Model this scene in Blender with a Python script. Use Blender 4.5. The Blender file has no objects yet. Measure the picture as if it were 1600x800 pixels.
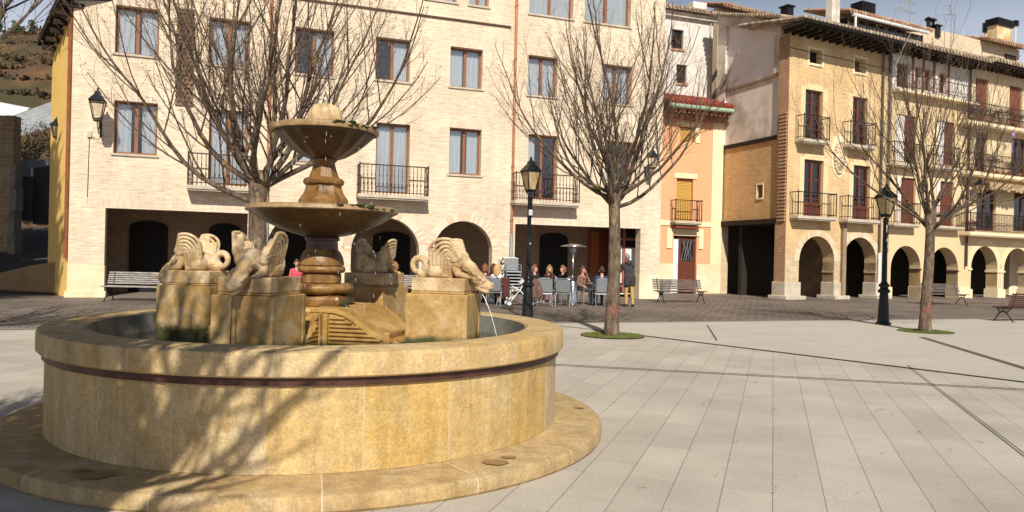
import bpy, bmesh, math, random
import numpy as np
from mathutils import Vector, Matrix
R = math.radians
sc = bpy.context.scene
C = sc.collection

# ------------------------------------------------------------------ camera
ROLL = .0233
CH = 1.6
F = 1200.0
cam_d = bpy.data.cameras.new('camera'); cam = bpy.data.objects.new('camera', cam_d); C.objects.link(cam)
cam_d.lens = 27; cam_d.sensor_width = 36; cam_d.clip_end = 2000; cam_d.clip_start = .05
cr, sr = math.cos(ROLL), math.sin(ROLL)
cam.matrix_world = Matrix(((cr, -sr, 0, 0), (0, 0, -1, 0), (sr, cr, 0, CH), (0, 0, 0, 1)))
sc.camera = cam

# ------------------------------------------------------------------ light
SUN_AZ = math.atan2(.12, -.98)        # horizontal direction to the sun: (sin, cos)
SUN_EL = R(39.5)
w = bpy.data.worlds.new("World"); sc.world = w; w.use_nodes = True
nt = w.node_tree; bg = nt.nodes['Background']
sky = nt.nodes.new('ShaderNodeTexSky'); sky.sky_type = 'NISHITA'; sky.sun_disc = False
sky.sun_elevation = SUN_EL; sky.sun_rotation = SUN_AZ
sky.air_density = 1.0; sky.dust_density = 1.0; sky.ozone_density = 1.0
# thin haze towards the horizon
tcw = nt.nodes.new('ShaderNodeTexCoord'); sxw = nt.nodes.new('ShaderNodeSeparateXYZ'); nt.links.new(tcw.outputs['Generated'], sxw.inputs[0])
rw = nt.nodes.new('ShaderNodeValToRGB'); rw.color_ramp.elements[0].position = .22; rw.color_ramp.elements[0].color = (.9, .9, .9, 1); rw.color_ramp.elements[1].position = .36; rw.color_ramp.elements[1].color = (0, 0, 0, 1)
nt.links.new(sxw.outputs[2], rw.inputs[0]); mw = nt.nodes.new('ShaderNodeMix'); mw.data_type = 'RGBA'; nt.links.new(rw.outputs[0], mw.inputs[0]); nt.links.new(sky.outputs[0], mw.inputs[6]); mw.inputs[7].default_value = (11.5, 12.4, 14.6, 1)
nt.links.new(mw.outputs[2], bg.inputs[0]); bg.inputs[1].default_value = .05
sl = bpy.data.lights.new('sun', 'SUN'); sl.energy = 5.0; sl.angle = R(.5); sl.color = (1, .93, .82)
so = bpy.data.objects.new('sun', sl); C.objects.link(so)
sd = Vector((math.sin(SUN_AZ)*math.cos(SUN_EL), math.cos(SUN_AZ)*math.cos(SUN_EL), math.sin(SUN_EL)))
so.rotation_euler = sd.to_track_quat('Z', 'Y').to_euler(); so.location = (5, -20, 30)
sc.view_settings.view_transform = 'Standard'; sc.view_settings.look = 'None'
sc.view_settings.exposure = .24; sc.view_settings.gamma = 1
try: sc.view_settings.use_curve_mapping = False
except Exception: pass

# ------------------------------------------------------------------ measuring helpers
def ray(px, py):
    u, v = (px-800)/F, (400-py)/F
    return Vector((u*cr - v*sr, 1.0, u*sr + v*cr))
def G(px, py, z=0.0):
    d = ray(px, py); t = (z-CH)/d.z
    return Vector((d.x*t, t, z))
def atY(px, py, Y):
    d = ray(px, py); return Vector((d.x*Y, Y, CH+d.z*Y))
class Plane:                      # a facade: x runs along it, y goes into the building, z up
    def __init__(s, ox, oy, ang):
        s.o = Vector((ox, oy)); s.d = Vector((math.sin(R(ang)), math.cos(R(ang)))); s.n = Vector((-s.d.y, s.d.x))
        s.rot = math.atan2(s.d.y, s.d.x)
    def uv(s, px, py, y=0.0):     # point seen at px,py on the plane shifted y inward -> (x, z)
        r = ray(px, py); o = s.o + s.n*y
        t = o.dot(s.n)/Vector((r.x, r.y)).dot(s.n)
        p = Vector((r.x*t, r.y*t))
        return (p-o).dot(s.d), CH + r.z*t
    def u(s, px, py, y=0.0): return s.uv(px, py, y)[0]
    def v(s, px, py, y=0.0): return s.uv(px, py, y)[1]
    def W(s, x, y, z=0): q = s.o + s.d*x + s.n*y; return Vector((q.x, q.y, z))

# ------------------------------------------------------------------ object helpers
def tag(o, label=None, cat=None, group=None, kind=None):
    if label: o['label'] = label
    if cat: o['category'] = cat
    if group: o['group'] = group
    if kind: o['kind'] = kind
    return o
def thing(name, label, cat, loc=(0, 0, 0), rotz=0, group=None):
    o = bpy.data.objects.new(name, None); C.objects.link(o); o.empty_display_size = .2
    o.location = loc; o.rotation_euler = (0, 0, rotz)
    return tag(o, label, cat, group)
def copy_tree(o, parent=None):
    c = o.copy(); C.objects.link(c); c.parent = parent
    for ch in list(o.children): copy_tree(ch, c)
    return c
def place(o, loc, rotz=None, label=None):
    o.location = loc
    if rotz is not None: o.rotation_euler = (0, 0, rotz)
    if label: o['label'] = label
    return o
class MB:
    def __init__(s): s.v = []; s.f = []; s.m = []; s.mi = 0
    def add(s, vs, fs, M=None):
        b = len(s.v)
        s.v += [tuple(M @ Vector(p)) for p in vs] if M else [tuple(p) for p in vs]
        s.f += [tuple(b+i for i in f) for f in fs]; s.m += [s.mi]*len(fs); return s
    def box(s, x0, x1, y0, y1, z0, z1, M=None):
        if x0 > x1: x0, x1 = x1, x0
        if y0 > y1: y0, y1 = y1, y0
        if z0 > z1: z0, z1 = z1, z0
        return s.add([(x0,y0,z0),(x1,y0,z0),(x1,y1,z0),(x0,y1,z0),(x0,y0,z1),(x1,y0,z1),(x1,y1,z1),(x0,y1,z1)],
              [(0,3,2,1),(4,5,6,7),(0,1,5,4),(1,2,6,5),(2,3,7,6),(3,0,4,7)], M)
    def tube(s, pts, rad, n=6, cap=True):
        pts = [Vector(p) for p in pts]; k = len(pts)
        if not hasattr(rad, '__len__'): rad = [rad]*k
        vs = []; ref = None
        for i, p in enumerate(pts):
            t = (pts[min(i+1, k-1)]-pts[max(i-1, 0)])
            if t.length < 1e-9: t = Vector((0, 0, 1))
            t.normalize()
            if ref is None: ref = Vector((0, 0, 1)) if abs(t.z) < .9 else Vector((1, 0, 0))
            a = t.cross(ref)
            if a.length < 1e-6: a = t.orthogonal()
            a.normalize(); b = t.cross(a); ref = a.cross(t)
            for j in range(n):
                an = 2*math.pi*j/n
                vs.append(p + (a*math.cos(an) + b*math.sin(an))*rad[i])
        fs = [(i*n+j, i*n+(j+1) % n, (i+1)*n+(j+1) % n, (i+1)*n+j) for i in range(k-1) for j in range(n)]
        if cap and n > 3: fs += [tuple(range(n))[::-1], tuple((k-1)*n+j for j in range(n))]
        return s.add(vs, fs)
    def lathe(s, prof, n=32, cx=0, cy=0, cz=0, cap=True, a0=0, mod=None):
        vs = []
        for (r, z) in prof:
            for j in range(n):
                an = a0+2*math.pi*j/n; rr = r*(mod(an, z, r) if mod else 1)
                vs.append((cx+rr*math.cos(an), cy+rr*math.sin(an), cz+z))
        k = len(prof)
        fs = [(i*n+j, i*n+(j+1) % n, (i+1)*n+(j+1) % n, (i+1)*n+j) for i in range(k-1) for j in range(n)]
        if cap:
            if prof[0][0] > 1e-5: fs.append(tuple(range(n))[::-1])
            if prof[-1][0] > 1e-5: fs.append(tuple((k-1)*n+j for j in range(n)))
        return s.add(vs, fs)
    def ring(s, prof, n=96, a0=0, a1=2*math.pi, cx=0, cy=0):      # closed profile swept round, may be an arc
        vs = []; full = abs(a1-a0-2*math.pi) < 1e-6; m = n if full else n+1; k = len(prof)
        for j in range(m):
            an = a0+(a1-a0)*j/n
            for (r, z) in prof: vs.append((cx+r*math.cos(an), cy+r*math.sin(an), z))
        fs = []
        for j in range(n):
            j2 = (j+1) % m
            for i in range(k): fs.append((j*k+i, j2*k+i, j2*k+(i+1) % k, j*k+(i+1) % k))
        if not full: fs += [tuple(range(k)), tuple((m-1)*k+i for i in range(k))[::-1]]
        return s.add(vs, fs)
    def prism(s, poly, y0, y1, M=None):    # poly in xz, extruded along y
        n = len(poly); vs = [(x, y0, z) for x, z in poly]+[(x, y1, z) for x, z in poly]
        fs = [tuple(range(n)), tuple(range(2*n-1, n-1, -1))]+[(i, i+n, (i+1) % n+n, (i+1) % n) for i in range(n)]
        return s.add(vs, fs, M)
    def sphere(s, c, r, n=10, m=7, sc3=(1, 1, 1)):
        vs = [(c[0], c[1], c[2]+r*sc3[2])]
        for i in range(1, m):
            th = math.pi*i/m
            for j in range(n):
                an = 2*math.pi*j/n
                vs.append((c[0]+r*sc3[0]*math.sin(th)*math.cos(an), c[1]+r*sc3[1]*math.sin(th)*math.sin(an), c[2]+r*sc3[2]*math.cos(th)))
        vs.append((c[0], c[1], c[2]-r*sc3[2])); L = len(vs)-1
        fs = [(0, 1+j, 1+(j+1) % n) for j in range(n)]
        for i in range(m-2):
            for j in range(n): fs.append((1+i*n+j, 1+(i+1)*n+j, 1+(i+1)*n+(j+1) % n, 1+i*n+(j+1) % n))
        fs += [(L, 1+(m-2)*n+(j+1) % n, 1+(m-2)*n+j) for j in range(n)]
        return s.add(vs, fs)
    def build(s, name, mat, parent=None, smooth=False, fix=True, bevel=0, autos=None):
        me = bpy.data.meshes.new(name); me.from_pydata(s.v, [], s.f)
        mats = mat if isinstance(mat, (list, tuple)) else [mat]
        for m in mats: me.materials.append(m)
        if len(mats) > 1: me.polygons.foreach_set('material_index', s.m)
        if fix and len(s.f) < 60000:
            bm = bmesh.new(); bm.from_mesh(me); bmesh.ops.recalc_face_normals(bm, faces=bm.faces); bm.to_mesh(me); bm.free()
        me.validate()
        if smooth: me.polygons.foreach_set('use_smooth', [True]*len(me.polygons))
        if autos: me.set_sharp_from_angle(angle=R(autos))
        o = bpy.data.objects.new(name, me); C.objects.link(o)
        if parent: o.parent = parent
        if bevel:
            b = o.modifiers.new('bevel', 'BEVEL'); b.width = bevel; b.segments = 2; b.limit_method = 'ANGLE'
        return o
    def build_each(s, name, mat, parent=None, **k):
        """one object for each separate piece"""
        par = list(range(len(s.v)))
        def find(i):
            while par[i] != i: par[i] = par[par[i]]; i = par[i]
            return i
        for f in s.f:
            r = find(f[0])
            for i in f[1:]: par[find(i)] = r
        comp = {}
        for fi, f in enumerate(s.f): comp.setdefault(find(f[0]), []).append(fi)
        out = []
        for fs in comp.values():
            m = MB(); mp = {}
            for fi in fs:
                for i in s.f[fi]:
                    if i not in mp: mp[i] = len(m.v); m.v.append(s.v[i])
                m.f.append(tuple(mp[i] for i in s.f[fi])); m.m.append(s.m[fi])
            out.append(m.build(name, mat, parent, **k))
        return out
def holed(outline, holes, y0, thick):
    """a wall slab with real openings; outline and holes are (x,z) lists; returns verts, faces"""
    cu = bpy.data.curves.new('tmp', 'CURVE'); cu.dimensions = '2D'; cu.fill_mode = 'BOTH'; cu.extrude = thick/2
    for poly in [outline]+holes:
        sp = cu.splines.new('POLY'); sp.points.add(len(poly)-1)
        for p, (x, z) in zip(sp.points, poly): p.co = (x, z, 0, 1)
        sp.use_cyclic_u = True
    ob = bpy.data.objects.new('tmp', cu); C.objects.link(ob)
    dg = bpy.context.evaluated_depsgraph_get()
    me = bpy.data.meshes.new_from_object(ob.evaluated_get(dg))
    vs = [(v.co.x, y0+thick/2+v.co.z, v.co.y) for v in me.vertices]
    fs = [tuple(p.vertices) for p in me.polygons]
    bpy.data.objects.remove(ob); bpy.data.curves.remove(cu); bpy.data.meshes.remove(me)
    return vs, fs
def wall_obj(name, outline, holes, y0, thick, mat, parent):
    m = MB(); m.add(*holed(outline, holes, y0, thick)); return m.build(name, mat, parent)
def rect(x0, x1, z0, z1): return [(x0, z0), (x1, z0), (x1, z1), (x0, z1)]
def arch(x0, x1, z0, zt, n=18, rise=None):
    r = (x1-x0)/2; h = r if rise is None else rise; zs = zt-h; c = (x0+x1)/2
    return [(x0, z0), (x1, z0)]+[(c+r*math.cos(math.pi*i/n), zs+h*math.sin(math.pi*i/n)) for i in range(n+1)]
def remesh(m, voxel, smooth=2):
    """fuse overlapping closed pieces of an MB into one continuous skin; returns verts, faces as numpy-friendly lists"""
    me = bpy.data.meshes.new('tmp'); me.from_pydata(m.v, [], m.f)
    bm = bmesh.new(); bm.from_mesh(me); bmesh.ops.recalc_face_normals(bm, faces=bm.faces); bm.to_mesh(me); bm.free()
    ob = bpy.data.objects.new('tmp', me); C.objects.link(ob)
    r = ob.modifiers.new('r', 'REMESH'); r.mode = 'VOXEL'; r.voxel_size = voxel; r.adaptivity = 0
    if smooth:
        s = ob.modifiers.new('s', 'SMOOTH'); s.iterations = smooth; s.factor = .5
    dg = bpy.context.evaluated_depsgraph_get()
    out = bpy.data.meshes.new_from_object(ob.evaluated_get(dg))
    bpy.data.objects.remove(ob); bpy.data.meshes.remove(me)
    return out
def capsule(m, p, q, r0, r1, n=10):
    p, q = Vector(p), Vector(q)
    m.sphere(p, r0, n, 6); m.sphere(q, r1, n, 6)
    if (q-p).length > 1e-4: m.tube([p, q], [r0, r1], n)

# ------------------------------------------------------------------ materials
def newmat(name):
    m = bpy.data.materials.new(name); m.use_nodes = True
    return m, m.node_tree, m.node_tree.nodes['Principled BSDF']
def L(nt, a, b): nt.links.new(a, b)
def N(nt, t, **k):
    n = nt.nodes.new(t)
    for a, b in k.items():
        if a.startswith('i_'):
            key = a[2:]; n.inputs[int(key) if key.isdigit() else key].default_value = b
        else: setattr(n, a, b)
    return n
def rgba(c): return (c[0], c[1], c[2], 1)
def mixc(nt, fac, a, b, typ='MIX'):
    n = N(nt, 'ShaderNodeMix', data_type='RGBA', blend_type=typ)
    for sock, val in ((0, fac), (6, a), (7, b)):
        if hasattr(val, 'links') or hasattr(val, 'is_output'): L(nt, val, n.inputs[sock])
        else: n.inputs[sock].default_value = rgba(val) if isinstance(val, tuple) else val
    return n.outputs[2]
def math_(nt, op, a, b=None, c=None):
    n = N(nt, 'ShaderNodeMath', operation=op)
    for i, v in enumerate((a, b, c)):
        if v is None: continue
        if hasattr(v, 'is_output'): L(nt, v, n.inputs[i])
        else: n.inputs[i].default_value = v
    return n.outputs[0]
def coords(nt, scale=(1, 1, 1), rot=(0, 0, 0), kind='Object'):
    tc = N(nt, 'ShaderNodeTexCoord'); mp = N(nt, 'ShaderNodeMapping')
    mp.inputs['Scale'].default_value = scale; mp.inputs['Rotation'].default_value = rot
    L(nt, tc.outputs[kind], mp.inputs[0]); return mp.outputs[0]
def noise_(nt, vec, scale, detail=4, rough=.55, dist=0):
    n = N(nt, 'ShaderNodeTexNoise', i_Scale=scale, i_Detail=detail, i_Roughness=rough, i_Distortion=dist)
    L(nt, vec, n.inputs['Vector']); return n.outputs[0]
def ramp(nt, fac, stops):
    n = N(nt, 'ShaderNodeValToRGB'); cr_ = n.color_ramp
    while len(cr_.elements) < len(stops): cr_.elements.new(.5)
    for e, (p, c) in zip(cr_.elements, stops): e.position = p; e.color = rgba(c) if isinstance(c, tuple) else (c, c, c, 1)
    L(nt, fac, n.inputs[0]); return n.outputs[0]
def bump(nt, bs, h, strength=.4, dist=.01):
    b = N(nt, 'ShaderNodeBump', i_Strength=strength, i_Distance=dist); L(nt, h, b.inputs['Height']); L(nt, b.outputs[0], bs.inputs['Normal'])
def nmat(name, c1, c2=None, scale=6, rough=.8, metal=0, bmp=.3, bscale=40, stretch=(1, 1, 1), lo=.35, hi=.65, c3=None, s3=2, spec=.3, bd=.01):
    m, nt, bs = newmat(name)
    bs.inputs['Roughness'].default_value = rough; bs.inputs['Metallic'].default_value = metal
    bs.inputs['Specular IOR Level'].default_value = spec
    v = coords(nt, stretch); c2 = c2 or tuple(x*.75 for x in c1)
    col = ramp(nt, noise_(nt, v, scale, 6, .6), [(lo, c1), (hi, c2)])
    if c3: col = mixc(nt, ramp(nt, noise_(nt, v, s3, 3), [(.45, 0.), (.62, 1.)]), col, c3)
    L(nt, col, bs.inputs['Base Color'])
    if bmp: bump(nt, bs, noise_(nt, v, bscale, 5, .6), bmp, bd)
    return m
def brickmat(name, c1, c2, mortar, bw=.28, bh=.055, ms=.012, streak=(.3, .75), patch=None, pscale=.35, bmp=.5, msm=.3, offs=.5, grime=None):
    m, nt, bs = newmat(name); bs.inputs['Roughness'].default_value = .88; bs.inputs['Specular IOR Level'].default_value = .2
    tc = N(nt, 'ShaderNodeTexCoord'); sx = N(nt, 'ShaderNodeSeparateXYZ'); L(nt, tc.outputs['Object'], sx.inputs[0])
    xy = math_(nt, 'ADD', sx.outputs[0], sx.outputs[1]); cb = N(nt, 'ShaderNodeCombineXYZ')
    wob = math_(nt, 'MULTIPLY', noise_(nt, tc.outputs['Object'], 1.3, 2), .05)
    z2 = math_(nt, 'ADD', sx.outputs[2], wob)
    L(nt, xy, cb.inputs[0]); L(nt, z2, cb.inputs[1])
    br = N(nt, 'ShaderNodeTexBrick', offset=offs); br.inputs['Scale'].default_value = 1
    br.inputs['Brick Width'].default_value = bw; br.inputs['Row Height'].default_value = bh
    br.inputs['Mortar Size'].default_value = ms; br.inputs['Mortar Smooth'].default_value = msm; br.inputs['Bias'].default_value = 0
    br.inputs['Color1'].default_value = rgba(c1); br.inputs['Color2'].default_value = rgba(c2); br.inputs['Mortar'].default_value = rgba(mortar)
    L(nt, cb.outputs[0], br.inputs['Vector'])
    mp = N(nt, 'ShaderNodeMapping'); mp.inputs['Scale'].default_value = (2.4, 15, 1); L(nt, cb.outputs[0], mp.inputs[0])
    st = ramp(nt, noise_(nt, mp.outputs[0], 1.0, 5, .75), [(streak[0], .72), (streak[1], 1.10)])
    col = mixc(nt, 1.0, br.outputs[0], st, 'MULTIPLY')
    st2 = ramp(nt, noise_(nt, cb.outputs[0], .5, 4, .6), [(.3, .86), (.7, 1.08)])
    col = mixc(nt, 1.0, col, st2, 'MULTIPLY')
    mv = N(nt, 'ShaderNodeMapping'); mv.inputs['Scale'].default_value = (2.2, .16, 1); L(nt, cb.outputs[0], mv.inputs[0])
    col = mixc(nt, 1.0, col, ramp(nt, noise_(nt, mv.outputs[0], 1.0, 5, .7), [(.32, .90), (.6, 1.03)]), 'MULTIPLY')
    if patch: col = mixc(nt, ramp(nt, noise_(nt, cb.outputs[0], pscale, 5, .65), [(.5, 0.), (.68, .85)]), col, patch)
    if grime: col = mixc(nt, ramp(nt, math_(nt, 'ADD', sx.outputs[2], math_(nt, 'MULTIPLY', noise_(nt, cb.outputs[0], 2, 4), 1.2)), [(.9, .7), (1., 0.)]), col, grime)
    L(nt, col, bs.inputs['Base Color'])
    h = math_(nt, 'ADD', math_(nt, 'MULTIPLY', br.outputs[1], -1), noise_(nt, mp.outputs[0], 2, 4)); bump(nt, bs, h, bmp, .012)
    return m
def plain(name, c, rough=.6, metal=0, spec=.5):
    m, nt, bs = newmat(name); bs.inputs['Base Color'].default_value = rgba(c)
    bs.inputs['Roughness'].default_value = rough; bs.inputs['Metallic'].default_value = metal; bs.inputs['Specular IOR Level'].default_value = spec
    v = coords(nt); col = mixc(nt, ramp(nt, noise_(nt, v, 9, 4), [(.35, 0.), (.7, 1.)]), c, tuple(x*.82 for x in c)); L(nt, col, bs.inputs['Base Color'])
    return m
def glassmat(name, tint=(1, 1, 1), fac=.18, rough=.02):
    m, nt, bs = newmat(name); nt.nodes.remove(bs); out = nt.nodes['Material Output']
    t = N(nt, 'ShaderNodeBsdfTransparent'); t.inputs[0].default_value = rgba(tint)
    g = N(nt, 'ShaderNodeBsdfGlossy', i_Roughness=rough); mx = N(nt, 'ShaderNodeMixShader'); fr = N(nt, 'ShaderNodeFresnel', i_IOR=1.5)
    L(nt, math_(nt, 'ADD', fr.outputs[0], fac-.04), mx.inputs[0]); L(nt, t.outputs[0], mx.inputs[1]); L(nt, g.outputs[0], mx.inputs[2]); L(nt, mx.outputs[0], out.inputs[0])
    return m

M = {}
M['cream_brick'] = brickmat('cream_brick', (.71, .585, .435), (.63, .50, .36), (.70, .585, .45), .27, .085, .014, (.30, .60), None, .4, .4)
M['cream_brick_shaded'] = brickmat('shaded_cream_brick', (.32, .22, .14), (.26, .17, .11), (.33, .25, .17), .26, .075, .014, (.3, .62))  # facade brick darkened, arcade shade put into the colour
M['rowlock'] = brickmat('rowlock_brick', (.74, .60, .46), (.62, .47, .34), (.74, .63, .5), .075, .26, .014, (.25, .7), None, .4, .4, .3, .0)
M['tower_brick'] = brickmat('tower_brick', (.66, .45, .22), (.58, .38, .18), (.66, .50, .30), .28, .07, .012, (.28, .66), (.66, .49, .28), .5, .5)
M['tower_stone'] = nmat('tower_stone', (.60, .47, .30), (.50, .38, .24), 3, .9, 0, .6, 14, c3=(.66, .55, .4), s3=1.3)
M['red_brick'] = brickmat('red_brick', (.40, .17, .09), (.46, .23, .12), (.52, .36, .22), .24, .07, .016, (.3, .7), (.48, .33, .18), 1.3, .8)
M['side_brick'] = brickmat('side_brick', (.70, .45, .20), (.60, .35, .14), (.66, .48, .27), .28, .07, .012, (.3, .66), None, .5, .6)
M['rubble'] = brickmat('rubble_jamb', (.50, .34, .2), (.40, .22, .12), (.5, .4, .27), .35, .14, .02, (.3, .7), (.58, .45, .28), 1.5, 1)
M['pale_stone'] = nmat('pale_stone', (.74, .60, .40), (.66, .50, .30), 2.2, .85, 0, .4, 25, c3=(.72, .62, .46), s3=.9)
M['sill_stone'] = nmat('sill_stone', (.54, .47, .37), (.42, .36, .28), 3, .8, 0, .3, 30)
M['peach'] = nmat('peach_plaster', (.72, .375, .205), (.68, .345, .185), 1.2, .85, 0, .15, 30)
M['cream_plaster'] = nmat('cream_plaster', (.80, .66, .44), (.76, .62, .40), 1.0, .85, 0, .15, 30)
M['yellow_plaster'] = nmat('yellow_plaster', (.67, .51, .30), (.63, .47, .27), .8, .85, 0, .12, 30)
M['yellow_jamb'] = nmat('ochre_plaster', (.66, .46, .22), (.60, .40, .18), 1.5, .85, 0, .12, 30)
M['cream2'] = nmat('pale_yellow_plaster', (.66, .52, .33), (.61, .47, .29), .9, .85, 0, .15, 30)
M['ochre'] = nmat('ochre_render', (.78, .52, .16), (.72, .46, .13), 1.0, .85, 0, .12, 30)
M['white_plaster'] = nmat('white_plaster', (.68, .64, .59), (.58, .54, .49), 1.2, .9, 0, .3, 18, stretch=(1, 1, .5))
M['old_plaster'] = nmat('old_patched_plaster', (.74, .67, .60), (.68, .59, .50), .9, .9, 0, .4, 12, c3=(.46, .40, .33), s3=.8)
M['pink_panel'] = nmat('pinkish_plaster', (.82, .77, .73), (.76, .70, .66), .8, .9, 0, .2, 10)
M['wood'] = nmat('brown_wood_frame', (.27, .115, .05), (.19, .075, .032), 5, .5, 0, .2, 30, stretch=(6, 6, .6))
M['dark_wood'] = nmat('dark_red_wood', (.15, .042, .024), (.095, .028, .016), 5, .45, 0, .3, 30, stretch=(6, 6, .6))
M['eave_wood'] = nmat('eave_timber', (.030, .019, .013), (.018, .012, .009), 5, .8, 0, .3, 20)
M['curtain'] = nmat('white_curtain', (.82, .82, .83), (.70, .70, .72), 3, .9, 0, .5, 6, stretch=(9, 9, .4))
M['room_shade'] = plain('room_shade_paint', (.035, .028, .022), .9, 0, .1)  # near-black paint standing for the darkness of unlit interiors
M['black'] = plain('black_void_wood', (.012, .010, .009), .6, 0, .2)
M['glass'] = glassmat('window_glass', (.93, .95, .96), .10)
M['pipe'] = nmat('dark_drainpipe', (.13, .115, .10), (.09, .08, .07), 4, .5, .2, .1, 40)
M['iron'] = nmat('black_iron', (.014, .013, .013), (.024, .021, .02), 8, .45, .3, .2, 60)
M['rust_iron'] = nmat('brown_iron', (.09, .045, .03), (.05, .03, .022), 8, .55, .2, .2, 60)
M['lamp_green'] = nmat('dark_green_iron', (.012, .015, .015), (.018, .022, .022), 8, .4, .3, .2, 60)
M['grey_metal'] = nmat('grey_metal', (.42, .43, .43), (.33, .34, .34), 4, .45, .5, .1, 40)
M['white_metal'] = nmat('white_painted_metal', (.75, .76, .76), (.65, .65, .64), 4, .45, .1, .1, 40)
M['alu'] = plain('brushed_aluminium', (.60, .62, .64), .35, .8)
M['steel'] = plain('stainless_steel', (.62, .62, .62), .22, 1)
M['weave'] = nmat('grey_weave', (.22, .24, .25), (.15, .16, .17), 30, .7, 0, .5, 90)
M['copper'] = nmat('copper_pipe', (.45, .20, .10), (.36, .15, .075), 4, .5, .3, .1, 40)
M['tile'] = nmat('clay_roof_tile', (.42, .22, .13), (.30, .16, .10), 5, .9, 0, .5, 20, c3=(.48, .36, .24), s3=3)
M['tile_old'] = nmat('weathered_roof_tile', (.34, .26, .18), (.22, .16, .11), 6, .9, 0, .6, 20, c3=(.48, .40, .29), s3=4)
M['tile_red'] = nmat('dark_red_roof_tile', (.30, .06, .035), (.20, .045, .028), 5, .8, 0, .5, 20)
M['green_gutter'] = nmat('green_gutter', (.33, .45, .32), (.26, .37, .26), 4, .6, 0, .1, 30)
M['slats'] = nmat('bench_slat_wood', (.20, .16, .135), (.08, .065, .055), 4, .6, 0, .5, 20, stretch=(.8, 9, 9))
M['slats_sunlit'] = nmat('sunlit_slats', (.46, .43, .40), (.16, .14, .125), 5, .6, 0, .5, 20, stretch=(.8, 9, 9))  # lighter copy of the slat wood, sunlight on the slats in its colour
M['slats_dark'] = nmat('bench_slat_wood_dark', (.085, .032, .022), (.05, .022, .016), 4, .6, 0, .5, 20, stretch=(.8, 9, 9))
M['soil'] = nmat('tree_pit_soil', (.13, .10, .065), (.09, .07, .045), 12, .95, 0, .8, 30)
M['water_white'] = plain('falling_water', (.8, .84, .88), .1, 0, .6)
M['lantern_glass'] = nmat('amber_lantern_glass', (.50, .38, .20), (.38, .28, .14), 4, .25, 0, 0, 10, spec=.6)
M['dry_leaf'] = nmat('dry_leaf', (.28, .15, .07), (.18, .09, .04), 7, .8, 0, 0)
M['evergreen'] = nmat('evergreen_leaf', (.05, .09, .03), (.035, .06, .02), 3, .8, 0, 0)
# ================================================================== GROUND
def tile_paving():
    m, nt, bs = newmat('pale_slab_paving'); bs.inputs['Roughness'].default_value = .75; bs.inputs['Specular IOR Level'].default_value = .25
    tc = N(nt, 'ShaderNodeTexCoord'); mp = N(nt, 'ShaderNodeMapping'); mp.inputs['Rotation'].default_value = (0, 0, R(-71.2)); mp.inputs['Location'].default_value = (0, .03, 0)
    L(nt, tc.outputs['Object'], mp.inputs[0])
    sx = N(nt, 'ShaderNodeSeparateXYZ'); L(nt, mp.outputs[0], sx.inputs[0])
    wob = math_(nt, 'MULTIPLY', noise_(nt, tc.outputs['Object'], .6, 2), .02)
    br = N(nt, 'ShaderNodeTexBrick', offset=.37, offset_frequency=2); br.inputs['Scale'].default_value = 1
    for k, v_ in (('Brick Width', 1.0), ('Row Height', .335), ('Mortar Size', .0035), ('Mortar Smooth', .4), ('Bias', 0)): br.inputs[k].default_value = v_
    br.inputs['Color1'].default_value = (.495, .452, .392, 1); br.inputs['Color2'].default_value = (.44, .40, .345, 1); br.inputs['Mortar'].default_value = (.30, .27, .235, 1)
    L(nt, mp.outputs[0], br.inputs['Vector'])
    y = math_(nt, 'ADD', sx.outputs[1], wob); f = math_(nt, 'FRACT', math_(nt, 'DIVIDE', sx.outputs[1], .335))
    d = math_(nt, 'MINIMUM', f, math_(nt, 'SUBTRACT', 1, f))
    ln = math_(nt, 'LESS_THAN', d, .0105)
    v = tc.outputs['Object']
    col = mixc(nt, 1.0, br.outputs[0], ramp(nt, noise_(nt, v, .7, 5, .65), [(.3, (.80, .79, .77)), (.7, (1.1, 1.1, 1.08))]), 'MULTIPLY')
    col = mixc(nt, 1.0, col, ramp(nt, noise_(nt, v, 70, 3, .7), [(.3, .70), (.7, 1.18)]), 'MULTIPLY')
    col = mixc(nt, math_(nt, 'MULTIPLY', ln, math_(nt, 'ADD', -.05, noise_(nt, v, 1.5, 4))), col, (.10, .085, .07))
    col = mixc(nt, ramp(nt, noise_(nt, v, 2.6, 6, .75), [(.60, 0.), (.72, .5)]), col, (.30, .265, .22))
    L(nt, col, bs.inputs['Base Color'])
    bump(nt, bs, math_(nt, 'ADD', noise_(nt, v, 60, 4), math_(nt, 'MULTIPLY', ln, -1.5)), .25, .004)
    return m
def sector_paving():
    m, nt, bs = newmat('smooth_band_paving'); bs.inputs['Roughness'].default_value = .8; bs.inputs['Specular IOR Level'].default_value = .2
    v = coords(nt); v2 = coords(nt, (.5, 7, 1), (0, 0, R(-20)))
    col = ramp(nt, noise_(nt, v2, 1.2, 4, .6), [(.3, (.43, .395, .34)), (.7, (.485, .445, .39))])
    br = N(nt, 'ShaderNodeTexBrick', offset=.5)
    for k, v_ in (('Scale', 1), ('Brick Width', 1.4), ('Row Height', .5), ('Mortar Size', .004), ('Mortar Smooth', .4)): br.inputs[k].default_value = v_
    br.inputs['Color1'].default_value = (1, 1, 1, 1); br.inputs['Color2'].default_value = (.93, .93, .92, 1); br.inputs['Mortar'].default_value = (.72, .7, .66, 1)
    mp = N(nt, 'ShaderNodeMapping'); mp.inputs['Rotation'].default_value = (0, 0, R(-20)); L(nt, v, mp.inputs[0]); L(nt, mp.outputs[0], br.inputs['Vector'])
    col = mixc(nt, 1., col, br.outputs[0], 'MULTIPLY')
    col = mixc(nt, 1., col, ramp(nt, noise_(nt, v, 60, 3, .7), [(.3, .85), (.7, 1.1)]), 'MULTIPLY')
    L(nt, col, bs.inputs['Base Color']); bump(nt, bs, noise_(nt, v, 60, 4), .25, .004); return m
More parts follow.
